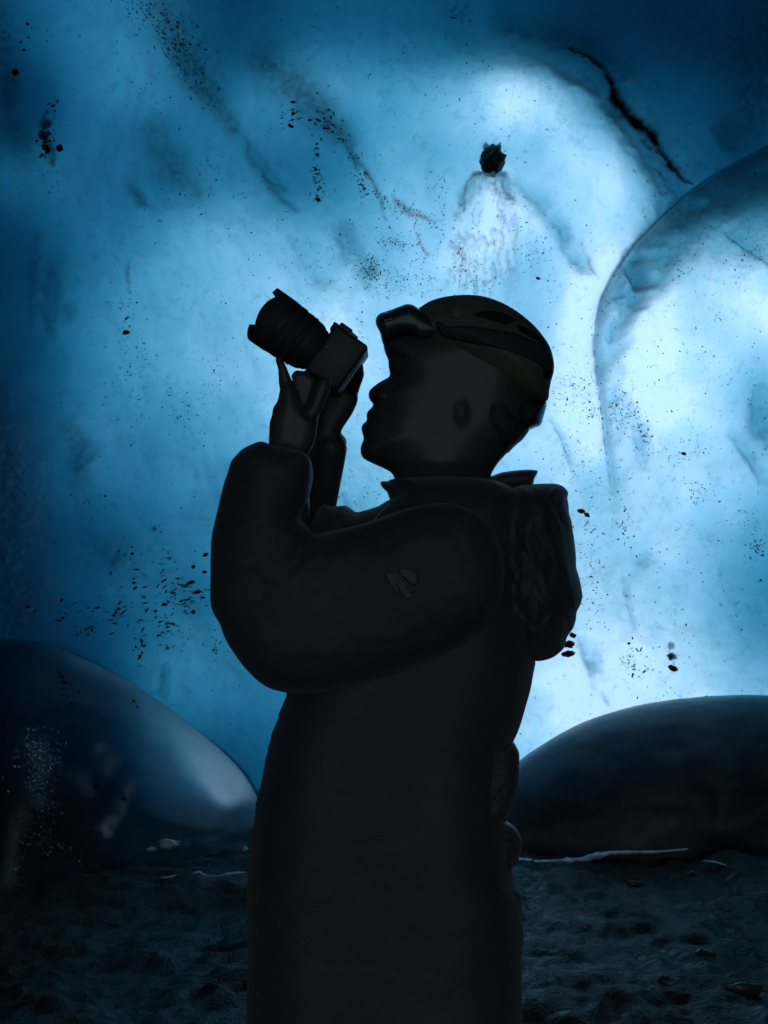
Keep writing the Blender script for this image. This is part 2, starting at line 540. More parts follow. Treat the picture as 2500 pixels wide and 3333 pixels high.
def add_cloud(px, py):
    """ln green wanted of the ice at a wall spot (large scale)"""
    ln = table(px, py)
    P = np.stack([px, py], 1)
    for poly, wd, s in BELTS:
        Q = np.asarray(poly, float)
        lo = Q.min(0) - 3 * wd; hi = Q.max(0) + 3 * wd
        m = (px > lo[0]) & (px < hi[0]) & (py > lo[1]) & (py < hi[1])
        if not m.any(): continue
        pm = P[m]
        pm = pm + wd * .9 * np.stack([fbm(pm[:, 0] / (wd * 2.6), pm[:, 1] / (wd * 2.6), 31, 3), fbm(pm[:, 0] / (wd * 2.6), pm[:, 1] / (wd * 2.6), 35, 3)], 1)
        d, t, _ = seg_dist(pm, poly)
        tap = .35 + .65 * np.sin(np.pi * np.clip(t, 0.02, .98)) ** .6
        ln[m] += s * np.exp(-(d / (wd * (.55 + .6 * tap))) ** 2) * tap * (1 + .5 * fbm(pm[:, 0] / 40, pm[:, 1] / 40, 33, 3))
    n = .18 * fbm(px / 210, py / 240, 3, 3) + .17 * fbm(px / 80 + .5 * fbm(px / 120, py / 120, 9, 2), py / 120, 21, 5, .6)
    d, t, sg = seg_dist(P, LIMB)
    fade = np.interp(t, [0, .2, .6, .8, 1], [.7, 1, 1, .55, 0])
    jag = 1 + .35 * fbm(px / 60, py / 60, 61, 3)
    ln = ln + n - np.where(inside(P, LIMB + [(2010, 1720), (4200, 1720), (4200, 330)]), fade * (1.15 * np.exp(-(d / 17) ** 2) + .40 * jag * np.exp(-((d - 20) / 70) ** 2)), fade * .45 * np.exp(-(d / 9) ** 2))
    # hidden bright patch added behind the left mound, thinned to light its crest
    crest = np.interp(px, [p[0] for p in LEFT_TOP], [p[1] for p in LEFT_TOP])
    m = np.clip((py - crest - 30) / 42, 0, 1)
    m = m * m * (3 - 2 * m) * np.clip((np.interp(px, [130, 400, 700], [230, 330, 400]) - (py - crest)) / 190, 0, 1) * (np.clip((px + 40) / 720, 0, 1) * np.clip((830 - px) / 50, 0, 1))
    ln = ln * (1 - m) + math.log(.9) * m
    return ln

def build_wall():
    xs = np.arange(-2.95, 2.951, STEP); zs = np.arange(-0.35, 5.3, STEP)
    X, Z = np.meshgrid(xs, zs)
    Yb = wall_y(X, Z)
    PX = 1250 + X / Yb * FOC; PY = 1666.5 - (Z - CAMZ) / Yb * FOC
    px = PX.ravel(); py = PY.ravel(); P = np.stack([px, py], 1)
    # relief
    rel = .025 * fbm(X / .9, Z / .7, 40, 3) +   .002 * fbm(X / .12, Z / .12, 50, 3)
    rel = rel.ravel()
    d, s, sg = seg_dist(P, LIMB)
    amp = np.interp(py, [300, 700, 900, 1050, 1200, 1400, 1700], [.30, .30, .26, .19, .11, .05, 0])
    ins = inside(P, LIMB + [(2010, 1720), (4200, 1720), (4200, 330)])
    bulge = np.where(ins, amp * np.sqrt(np.maximum(1 - (1 - np.minimum(d / 330, 1)) ** 2, 0)), 0)
    # melt drip under the stone
    Q = (px - 1582 + (py - 700) * .08) / np.interp(py, [550, 600, 700, 950], [62, 84, 112, 150])
    dz = np.clip((py - 556) / 45, 0, 1)
    drip = .07 * np.maximum(1 - Q ** 2, 0) ** 1.2 * np.sqrt(np.maximum(1 - (1 - dz) ** 2, 0)) * np.clip((1000 - py) / 330, 0, 1)
    rill = np.abs(fbm(px / 26 + .9 * fbm(px / 60, py / 60, 71, 2), py / 120, 73, 3))
    drip += np.where(drip > 0, .020 * np.exp(-(rill / .09) ** 2) * np.minimum(drip / .02, 1), 0)
    rmask = np.clip(drip / .012, 0, 1)
    rill2 = np.abs(fbm(px / 46 + .9 * fbm(px / 60, py / 60, 81, 2), py / 38, 83, 3))
    rz = np.exp(-((px - 1930) / 260) ** 2 - ((py - 330) / 160) ** 2) + np.exp(-((px - 2330) / 260) ** 2 - ((py - 800) / 200) ** 2)
    rill_shade = np.maximum(rmask * .5 * np.exp(-((rill - .16) / .05) ** 2), .5 * np.exp(-((rill2 - .12) / .03) ** 2) * np.minimum(rz, 1) * (fbm(px / 70, py / 70, 66, 2) > .05))  # dark shading between melt rills, painted into the dirt mask
    rill2 = .012 * np.exp(-(rill2 / .06) ** 2) * np.minimum(rz, 1)
    seam = np.zeros(len(px))
    for poly, wd, st in SEAMS:
        Qp = np.asarray(poly, float); lo = Qp.min(0) - 40 - 3 * max(wd); hi = Qp.max(0) + 40 + 3 * max(wd)
        m = (px > lo[0]) & (px < hi[0]) & (py > lo[1]) & (py < hi[1])
        pm = P[m]
        pm = pm + np.stack([9 * fbm(pm[:, 0] / 30, pm[:, 1] / 30, 5, 3), 9 * fbm(pm[:, 0] / 30, pm[:, 1] / 30, 6, 3)], 1)
        dd, tt, _ = seg_dist(pm, poly)
        L = np.concatenate([[0], np.cumsum(np.linalg.norm(np.diff(Qp, axis=0), axis=1))]); L /= L[-1]
        ww = np.interp(tt, L, wd)
        q = dd / ww
        val = st * np.exp(-q ** 2 * 1.1) * (1 + (.3 if st > 1 else .5) * fbm(pm[:, 0] / 14, pm[:, 1] / 14, 8, 3))
        seam[m] = np.maximum(seam[m], np.clip(val, 0, 1))
    seam = np.maximum(seam, rill_shade * .75)
    Yi = Yb.ravel() - rel - bulge - drip - rill2 + .02 * seam
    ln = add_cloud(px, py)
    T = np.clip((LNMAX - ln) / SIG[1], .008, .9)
    # back of the ice is shaped so its thickness gives the wanted brightness
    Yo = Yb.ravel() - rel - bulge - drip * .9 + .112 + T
    T2 = Yo - Yi
    nz, nx = X.shape
    inner = np.stack([X.ravel(), Yi, Z.ravel()], 1)
    outer = np.stack([X.ravel(), np.maximum(Yo - .1, Yi + .02), Z.ravel()], 1)
    N = len(inner)
    I = np.arange(N).reshape(nz, nx)
    a, b, c, dq = I[:-1, :-1], I[:-1, 1:], I[1:, 1:], I[1:, :-1]
    fi = np.stack([a, b, c, dq], -1).reshape(-1, 4)
    fo = np.stack([a, dq, c, b], -1).reshape(-1, 4) + N
    rim = []
    def strip(line, flip):
        p = line[:-1]; q = line[1:]
        s = np.stack([p, p + N, q + N, q], -1)
        rim.append(s if not flip else s[:, ::-1])
    strip(I[0, :], False); strip(I[-1, :], True); strip(I[:, 0], True); strip(I[:, -1], False)
    F = np.vstack([fi, fo] + rim)
    V = np.vstack([inner, outer])
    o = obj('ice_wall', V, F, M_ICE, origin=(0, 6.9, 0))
    me = o.data
    at = me.attributes.new('outside', 'FLOAT', 'POINT')
    at.data.foreach_set('value', np.concatenate([np.zeros(N), np.ones(N)]).astype(np.float32))
    at = me.attributes.new('dirt', 'FLOAT', 'POINT')  # dirt seams plus the painted rill and drip shade
    at.data.foreach_set('value', np.concatenate([seam, np.zeros(N)]).astype(np.float32))
    tag(o, kind='structure')
    return o, X, Z, Yi.reshape(nz, nx), xs, zs

def ice_material():
    k = NT('blue_glacier_ice')
    co = k.coord()
    dirt = k.n('ShaderNodeAttribute', attribute_name='dirt').outputs['Fac']
    side = k.n('ShaderNodeAttribute', attribute_name='outside').outputs['Fac']
    # fine specks frozen into the face
    vor = k.n('ShaderNodeTexVoronoi'); vor.inputs['Scale'].default_value = 38
    wn = k.n('ShaderNodeTexNoise'); wn.inputs['Scale'].default_value = 30; k.l(co, wn.inputs['Vector'])
    va = k.n('ShaderNodeVectorMath', operation='SCALE'); va.inputs['Scale'].default_value = .05; k.l(wn.outputs['Color'], va.inputs[0])
    vb = k.n('ShaderNodeVectorMath', operation='ADD'); k.l(co, vb.inputs[0]); k.l(va.outputs[0], vb.inputs[1])
    k.l(vb.outputs[0], vor.inputs['Vector'])
    dens = k.noise(1.7, 4, .6)
    thr = k.n('ShaderNodeMapRange'); k.l(dens, thr.inputs['Value'])
    thr.inputs['From Min'].default_value = .47; thr.inputs['From Max'].default_value = .72
    thr.inputs['To Min'].default_value = 0.0; thr.inputs['To Max'].default_value = .19
    sp = k.math('LESS_THAN', vor.outputs['Distance'], thr.outputs[0])
    sp = k.math('MULTIPLY', sp, .55)
    mott = k.math('MULTIPLY', k.ramp(k.noise(19, 8, .72, .7), [(.53, (0, 0, 0)), (.76, (1, 1, 1))]), .30)
    d0 = k.math('MAXIMUM', k.math('MAXIMUM', sp, mott), dirt, True)
    # relief of the melted skin
    h = k.math('ADD', k.noise(26, 6, .6, .8), k.math('MULTIPLY', k.noise(7, 3, .5, .4), 1.6))
    nrm = k.bump(h, .2, .012)
    tr = k.n('ShaderNodeBsdfTranslucent'); tr.inputs['Color'].default_value = (.93, .96, .98, 1); k.l(nrm, tr.inputs['Normal'])
    rf = k.n('ShaderNodeBsdfRefraction'); rf.inputs['Roughness'].default_value = .25; rf.inputs['IOR'].default_value = 1.12
    rf.inputs['Color'].default_value = (.97, .98, 1, 1); k.l(nrm, rf.inputs['Normal'])
    df = k.n('ShaderNodeBsdfDiffuse'); df.inputs['Color'].default_value = (.30, .36, .40, 1); k.l(nrm, df.inputs['Normal'])
    body = k.mix(.55, tr.outputs[0], rf.outputs[0])
    body = k.mix(.18, body, df.outputs[0])
    gl = k.n('ShaderNodeBsdfGlossy'); gl.inputs['Roughness'].default_value = .09; k.l(nrm, gl.inputs['Normal'])
    fr = k.n('ShaderNodeFresnel'); fr.inputs['IOR'].default_value = 1.31; k.l(nrm, fr.inputs['Normal'])
    ice = k.mix(fr.outputs[0], body, gl.outputs[0])
    mud = k.n('ShaderNodeBsdfDiffuse'); mud.inputs['Color'].default_value = (.016, .016, .017, 1)
    inner = k.mix(d0, ice, mud.outputs[0])
    out = k.n('ShaderNodeBsdfTranslucent'); out.inputs['Color'].default_value = (.56, .70, .96, 1)
    sh = k.mix(side, inner, out.outputs[0])
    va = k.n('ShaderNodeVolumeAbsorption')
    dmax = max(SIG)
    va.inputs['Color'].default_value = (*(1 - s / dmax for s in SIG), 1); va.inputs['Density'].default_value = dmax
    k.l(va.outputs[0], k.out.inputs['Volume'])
    return k.done(sh)

M_ICE = ice_material()
M_ROCK = pbr('cave_rock', (.03, .03, .031), .75, (5, .8, .15), .4)
M_GRIT = pbr('black_grit', (.012, .011, .011), .6, None, .3, vscale=30)

wall, WX, WZ, WYI, wxs, wzs = build_wall()
def skin(px, py):
    """point on the finished ice face seen at photo px (relief included)"""
    x, y, z = on_wall(px, py)
    i = np.clip(np.round((z - wzs[0]) / STEP).astype(int), 0, len(wzs) - 1)
    j = np.clip(np.round((x - wxs[0]) / STEP).astype(int), 0, len(wxs) - 1)
    yy = WYI[i, j]
    return x * yy / y, yy, CAMZ + (z - CAMZ) * yy / y

# ------------------------------------------------------------------ rock tunnel round the cave, open behind the photographer
def build_tunnel():
    nA, ys = 72, list(np.linspace(-4.4, 5.2, 64)) + [None]
    v = []
    for yy in ys:
        for i in range(nA + 1):
            a = math.pi * i / nA
            q = 1 + .05 * math.sin(5 * a + (yy or 6) * .9)
            x = -2.7 * math.cos(a) * q; z = -.2 + 5.0 * math.sin(a) ** .6 * q
            if yy is None:
                y2 = float(wall_y(x, z)) + .12
            else:
                y2 = yy
                n = float(fbm(np.array([yy / .8]), np.array([i / 5.]), 60, 3)[0])
                f = 1 + .05 * n; x *= f; z = z * f
            v.append((x, y2, z))
    # thickness: an outer shell 0.5 m further out
    k = nA + 1; m = len(ys)
    vo = [(x * 1.2, y, z * 1.12 if z > 0 else z) for x, y, z in v]
    f = []
    for r in range(m - 1):
        for i in range(nA):
            a = r * k + i
            f.append([a, a + k, a + k + 1, a + 1])
            b = a + m * k
            f.append([b, b + 1, b + k + 1, b + k])
    o = obj('cave_rock', v + vo, f, M_ROCK, origin=(0, 0, 0))
    tag(o, kind='structure')
build_tunnel()

# ------------------------------------------------------------------ floor
def floor_h(x, y):
    x = np.asarray(x, float); y = np.asarray(y, float)
    near = np.clip((y - 2.6) / 1.4, 0, 1) * np.clip((9 - np.abs(y)) / 2, 0, 1) * np.clip((4 - np.abs(x)) / 1, 0, 1)
    n = .09 * fbm(x / .8, y / .9, 90, 3) + .07 * np.abs(fbm(x / .33 + .5 * fbm(x / .6, y / .6, 97, 2), y / .28, 93, 4, .6)) + .02 * fbm(x / .06, y / .05, 95, 3, .6)
    return near * n

def build_floor():
    ax = np.concatenate([[-120, -60, -25, -10, -5], np.arange(-3, 3.001, .022), [5, 10, 25, 60, 120]])
    ay = np.concatenate([[-120, -60, -25, -10, -4, -1, 1, 2, 2.6], np.arange(3, 7.001, .018), [7.5, 9, 12, 25, 60, 160]])
    X, Y = np.meshgrid(ax, ay)
    Zf = floor_h(X, Y)
    ny, nx = X.shape
    I = np.arange(nx * ny).reshape(ny, nx)
    F = np.stack([I[:-1, :-1], I[:-1, 1:], I[1:, 1:], I[1:, :-1]], -1).reshape(-1, 4)
    k = NT('wet_gravel')
    p = k.n('ShaderNodeBsdfPrincipled')
    p.inputs['Specular IOR Level'].default_value = .42
    k.l(k.ramp(k.noise(9, 7, .65), [(.3, (.012, .010, .0085)), (.55, (.024, .02, .0165)), (.8, (.048, .04, .034))]), p.inputs['Base Color'])
    k.l(k.ramp(k.noise(3, 4), [(.40, (.14,) * 3), (.62, (.62,) * 3)]), p.inputs['Roughness'])
    k.l(k.bump(k.math('ADD', k.noise(22, 7, .68), k.noise(90, 4, .6)), .9, .02), p.inputs['Normal'])
    o = obj('ground', np.stack([X.ravel(), Y.ravel(), Zf.ravel()], 1), F, k.done(p.outputs[0]), origin=(0, 0, 0))
    tag(o, kind='structure')
build_floor()

# ------------------------------------------------------------------ ice mounds
def mound(name, top, Yc, ry, mat, label, cat, seed=0, lean=0.0, glow_frost=(), streaks=(), n=220, m=90):
    """top: outline of the crest in photo px at depth Yc; round over front and back"""
    xs = np.array([p[0] for p in top], float); ys = np.array([p[1] for p in top], float)
    u = np.linspace(xs[0], xs[-1], n)
    sp = smooth_poly(top, 6, closed=False)
    pyv = np.interp(u, sp[:, 0], sp[:, 1])
    X = (u - 1250) / FOC * Yc
    H = np.maximum(CAMZ - (pyv - 1666.5) / FOC * Yc, .0)
    th = np.linspace(0, math.pi, m)
    ex = np.minimum(1, np.minimum(np.arange(n), np.arange(n)[::-1]) / 14.)
    V = []
    for i in range(n):
        r = (ry(u[i]) if callable(ry) else ry) * (.35 + .65 * math.sqrt(max(1 - (1 - ex[i]) ** 2, 0))) * (.5 + .5 * H[i] / H.max())
        for j in range(m):
            V.append((X[i], Yc - r * math.cos(th[j]) + lean * H[i] * math.sin(th[j]), (H[i] + .12) * math.sin(th[j]) ** .85 - .12))
    V = np.array(V)
    nz = .010 * fbm(V[:, 0] / .3, V[:, 2] / .22 + V[:, 1] / .3, 120 + seed, 3)
    V[:, 1] -= nz * 2
    I = np.arange(n * m).reshape(n, m)
    F = np.stack([I[:-1, :-1], I[1:, :-1], I[1:, 1:], I[:-1, 1:]], -1).reshape(-1, 4)
    V = np.vstack([V, [(X[0], Yc, -.12), (X[-1], Yc, -.12)]])
    caps = []
    for q, e, fl in ((n * m, 0, 0), (n * m + 1, (n - 1) * m, 1)):
        for jj in range(m - 1):
            t_ = [e + jj, e + jj + 1, q]
            caps.append(t_[::-1] if fl else t_)
    und = [[i * m, i * m + m - 1, (i + 1) * m + m - 1, (i + 1) * m] for i in range(n - 1)]
    und += [[0, n * m, m - 1], [(n - 1) * m, (n - 1) * m + m - 1, n * m + 1]]
    FF = [list(map(int, f)) for f in F] + caps + und
    bm = bmesh.new(); mt = bpy.data.meshes.new('t'); mt.from_pydata(V.tolist(), [], FF); bm.from_mesh(mt)
    bmesh.ops.recalc_face_normals(bm, faces=bm.faces)
    FF = [[v.index for v in f.verts] for f in bm.faces]; bm.free(); bpy.data.meshes.remove(mt)
    o = obj(name, V, FF, mat)
    th = np.append(np.tile(th, n), [0, 0]); uu = np.append(np.repeat(u, m), [u[0], u[-1]])
    # white painted along the crest as its rim light, and frosty streaks lower down
    t2 = np.degrees(th); px2 = uu
    zz = V[:, 2]; py2 = 1666.5 - (zz - CAMZ) / V[:, 1] * FOC; qx = 1250 + V[:, 0] / V[:, 1] * FOC
    fr = np.zeros(len(V))
    for c, w, x0, x1, x2, x3, st in glow_frost:
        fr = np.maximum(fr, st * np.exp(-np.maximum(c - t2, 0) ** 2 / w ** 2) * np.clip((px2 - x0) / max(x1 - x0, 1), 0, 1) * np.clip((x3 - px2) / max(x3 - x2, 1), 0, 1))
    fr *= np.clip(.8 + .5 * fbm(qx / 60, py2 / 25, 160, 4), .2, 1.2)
    P = np.stack([qx, py2], 1)
    P = P + 14 * np.stack([fbm(qx / 40, py2 / 40, 170, 3), fbm(qx / 40, py2 / 40, 175, 3)], 1)
    frontal = t2 < 100
    for poly, wd, st in streaks:
        d, _, _ = seg_dist(P, poly)
        fr = np.maximum(fr, np.where(frontal, st * np.exp(-(d / wd) ** 2) * np.clip(.75 + .7 * fbm(qx / 18, py2 / 18, 165, 3), 0, 1.3), 0))
    at = o.data.attributes.new('glow_frost', 'FLOAT', 'POINT'); at.data.foreach_set('value', np.clip(fr, 0, 1).astype(np.float32))
    at = o.data.attributes.new('outside', 'FLOAT', 'POINT'); at.data.foreach_set('value', (t2 > 97).astype(np.float32))
    tag(o, label, cat)
    return o

def mound_ice(name, sig, dirt=.12):
    k = NT(name)
    co = k.coord()
    h = k.math('ADD', k.noise(34, 5, .6), k.math('MULTIPLY', k.noise(8, 4), 1.5))
    nb = k.bump(h, .3, .01)
    side = k.n('ShaderNodeAttribute', attribute_name='outside').outputs['Fac']
    ft = k.n('ShaderNodeAttribute', attribute_name='glow_frost').outputs['Fac']
    tr = k.n('ShaderNodeBsdfTranslucent'); tr.inputs['Color'].default_value = (.9, .95, .98, 1); k.l(nb, tr.inputs['Normal'])
    rf = k.n('ShaderNodeBsdfRefraction'); rf.inputs['Roughness'].default_value = .5; rf.inputs['IOR'].default_value = 1.08
    df = k.n('ShaderNodeBsdfDiffuse'); k.l(nb, df.inputs['Normal'])
    k.l(k.ramp(k.noise(3.2, 6, .6, .4), [(.3, (.075, .09, .105)), (.7, (.19, .22, .25))]), df.inputs['Color'])
    dn = k.ramp(k.noise(6, 6, .65, .8), [(.32, (dirt * .3,) * 3), (.7, (min(dirt * 2.2, .9),) * 3)])
    body = k.mix(dn, k.mix(.75, tr.outputs[0], rf.outputs[0]), df.outputs[0])
    gl = k.n('ShaderNodeBsdfGlossy'); gl.inputs['Roughness'].default_value = .3; k.l(nb, gl.inputs['Normal'])
    fr = k.n('ShaderNodeFresnel'); fr.inputs['IOR'].default_value = 1.31; k.l(nb, fr.inputs['Normal'])
    body = k.mix(k.math('MULTIPLY', fr.outputs[0], .7), body, gl.outputs[0])
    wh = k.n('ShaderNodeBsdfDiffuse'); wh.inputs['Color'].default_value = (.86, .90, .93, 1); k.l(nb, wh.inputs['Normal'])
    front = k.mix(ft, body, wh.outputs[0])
    bt = k.n('ShaderNodeBsdfTranslucent'); bt.inputs['Color'].default_value = (.95, .97, 1, 1)
    br = k.n('ShaderNodeBsdfRefraction'); br.inputs['Roughness'].default_value = .55; br.inputs['IOR'].default_value = 1.08
    va = k.n('ShaderNodeVolumeAbsorption'); m = max(sig)
    va.inputs['Color'].default_value = (*(1 - q / m for q in sig), 1); va.inputs['Density'].default_value = m
    k.l(va.outputs[0], k.out.inputs['Volume'])
    return k.done(k.mix(side, front, k.mix(.65, bt.outputs[0], br.outputs[0])))
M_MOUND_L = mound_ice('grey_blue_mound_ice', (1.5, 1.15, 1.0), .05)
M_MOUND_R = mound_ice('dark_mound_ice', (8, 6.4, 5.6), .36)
mound_left = mound('ice_mound', LEFT_TOP, 6.2, lambda q: float(np.interp(q, [-300, 150, 400, 700, 900], [1.0, .85, .55, .36, .3])), M_MOUND_L, 'rounded ice mound with a glowing crest and glinting crystals, left of the man', 'ice mound', seed=1, n=420, m=200,
    glow_frost=[(86, 9, 100, 330, 790, 850, .35)],  # crest glow painted on as a white band
    streaks=[([(330, 2440), (370, 2480), (345, 2500)], 26, .22), ([(430, 2550), (400, 2620), (370, 2670)], 20, .3), ([(370, 2670), (330, 2690), (345, 2715)], 16, .75), ([(270, 2530), (290, 2580)], 24, .14),
             ([(70, 2650), (40, 2780), (30, 2880)], 24, .2), ([(120, 2420), (140, 2520), (120, 2600)], 40, .12)])
RIGHT_TOP = [(1480, 2850), (1520, 2720), (1590, 2590), (1690, 2488), (1750, 2441), (1850, 2381), (1950, 2336), (2080, 2300), (2200, 2280), (2350, 2267), (2500, 2265), (2700, 2290), (2950, 2370), (3200, 2520), (3350, 2700), (3400, 2850)]
mound_right = mound('ice_mound', RIGHT_TOP, 6.25, .5, M_MOUND_R, 'smooth dark ice mound with a thin bright rim, right of the man', 'ice mound', seed=2, n=300, m=140, glow_frost=[(94, 3, 1600, 1700, 3000, 3200, .3)],  # thin bright rim light painted white along the crest
    streaks=[([(1690, 2740), (1800, 2720), (1900, 2735), (1950, 2750)], 22, .07), ([(1700, 2560), (1800, 2600)], 45, .03), ([(2100, 2500), (2300, 2480)], 80, .02)])

# wet ledge of pale ice along the foot of the right mound
M_PALE = pbr('pale_wet_ice', (.8, .86, .9), .14, (40, .3, .004), .15, spec=.6)
def ledge(pts, Y, rad, name, label):
    sp = smooth_poly(pts, 6, closed=False)
    P = [W(a, b, Y) for a, b in sp]
    r = np.interp(np.linspace(0, 1, len(P)), np.linspace(0, 1, len(rad)), rad)
    r = r * (1 + .25 * fbm(np.arange(len(P)) / 3., np.zeros(len(P)), 140, 2))
    tb = MB().tube(P, list(r), 14)
    tv = np.array(tb.v); c = np.array([p[:] for p in P])
    ring = np.repeat(np.arange(len(P)), 14)
    off = tv - c[ring]
    g = 1 + .55 * fbm(tv[:, 0] / .03, tv[:, 2] / .012 + tv[:, 1] / .012, 143, 3)
    off = off * g[:, None] * np.array([1, 1.8, .8])
    tb.v = [tuple(q) for q in c[ring] + off]
    o = tb.build(name, M_PALE)
    tag(o, label, 'ice ledge')
ledge([(1560, 2815), (1690, 2799), (1750, 2806), (1850, 2803), (1900, 2797), (1970, 2779), (2050, 2773), (2130, 2772), (2200, 2767), (2240, 2764)], 5.74, [.011, .016, .012, .014, .013, .009, .007, .004], 'ice_ledge', 'thin white lip of wet ice along the foot of the dark right mound')

ICO_V = None
def ico():
    global ICO_V
    if ICO_V is None:
        bm = bmesh.new(); bmesh.ops.create_icosphere(bm, subdivisions=1, radius=1)
        bm.verts.index_update()
        ICO_V = (np.array([v.co[:] for v in bm.verts]), np.array([[v.index for v in f.verts] for f in bm.faces]))
        bm2 = bmesh.new(); bmesh.ops.create_icosphere(bm2, subdivisions=3, radius=1); bm2.verts.index_update()
        ICO_V += (np.array([v.co[:] for v in bm2.verts]), np.array([[v.index for v in f.verts] for f in bm2.faces]))
        bm.free(); bm2.free()
    return ICO_V

# bits of clear ice: glinting crystals on the left mound, pale chunks at its foot
M_CRYS = pbr('clear_crystal_ice', (.55, .66, .74), .08, None, .2, spec=.8)
def on_mesh(o):
    p = wloc(o)
    t = BVHTree.FromPolygons([Vector(v.co) + p for v in o.data.vertices], [list(q.vertices) for q in o.data.polygons])
    def f(px, py):
        h = t.ray_cast(Vector((0, 0, CAMZ)), (W(px, py, 1.0) - Vector((0, 0, CAMZ))).normalized())
        return h[0], h[1]
    return f
def crystals():
    mb = MB(); f = on_mesh(mound_left); r = random.Random(5)
    for cx, cy, sx, sy, n, lo, hi in [(130, 2470, 70, 75, 190, 4, 11), (125, 2560, 40, 50, 60, 3, 9), (150, 2620, 60, 50, 50, 3, 7), (110, 2730, 70, 70, 60, 3, 8), (200, 2770, 90, 40, 34, 3, 8), (40, 2850, 45, 45, 50, 3, 8)]:
        for _ in range(n):
            a, b = cx + r.gauss(0, .55) * sx, cy + r.gauss(0, .55) * sy
            h, nn = f(a, b)
            if h is None: continue
            s = (lo + (hi - lo) * r.random() ** 2) * .5 * h.y / FOC
            M = Matrix.Rotation(r.uniform(0, 6.3), 3, Vector((r.gauss(0, 1), r.gauss(0, 1), r.gauss(0, 1))).normalized())
            v = [h + M @ Vector((s * q[0] * r.uniform(.6, 1.4), s * .6 * q[1], s * q[2] * r.uniform(.6, 1.4))) for q in ((1.2, 0, 0), (-1.2, 0, 0), (0, 1, 0), (0, -1, 0), (0, 0, 1), (0, 0, -1))]
            mb.add(v, [[0, 2, 4], [2, 1, 4], [1, 3, 4], [3, 0, 4], [2, 0, 5], [1, 2, 5], [3, 1, 5], [0, 3, 5]])
    o = mb.build('ice_crystals', M_CRYS, smooth=False)
    tag(o, 'patch of tiny glinting ice crystals on the dark left mound', 'ice crystals', kind='stuff')
crystals()
def chunk(px, py, rx, ry, Y, seed, name, label, cat):
    _, _, v0, f0 = ico()
    P = W(px, py, Y); s = Y / FOC; r = np.random.default_rng(seed); o_ = r.uniform(0, 40, 3)
    q = v0 * (1 + .75 * fbm(v0[:, 0] * 2.2 + o_[0], v0[:, 2] * 1.6 + v0[:, 1] + o_[1], 190, 3, .7) + .22 * fbm(v0[:, 0] * 6 + o_[2], v0[:, 2] * 6 + v0[:, 1] * 4, 195, 2))[:, None]
    V = q * np.array([rx, rx * .7, ry]) * s + np.array(P)
    tag(obj(name, V, f0, M_PALE), label, cat)
chunk(548, 2745, 34, 14, 5.42, 3, 'ice_chunk', 'larger pale ice chunk on the dark foot of the left mound', 'ice chunk')
chunk(493, 2763, 14, 7, 5.42, 4, 'ice_chunk', 'small pale ice bit beside the larger chunk at the foot of the left mound', 'ice chunk')
chunk(796, 2762, 10, 9, 5.42, 5, 'ice_chunk', 'pale ice bit nearest the man\'s coat, left of him', 'ice chunk')
ledge([(524, 2857), (555, 2855), (580, 2850), (620, 2846), (650, 2838), (662, 2846), (700, 2852), (735, 2846), (770, 2842), (800, 2838)], 5.36, [.002, .006, .002, .003, .006, .002, .003, .005, .008, .003], 'ice_ledge', 'broken pale ice edge on the dark floor at the foot of the left mound')
ledge([(2290, 2802), (2330, 2806), (2380, 2825), (2430, 2850), (2490, 2882), (2560, 2920)], 5.5, [.002, .004, .003, .005, .003, .003], 'ice_ledge', 'faint thin ice seam running down to the right edge of the floor')

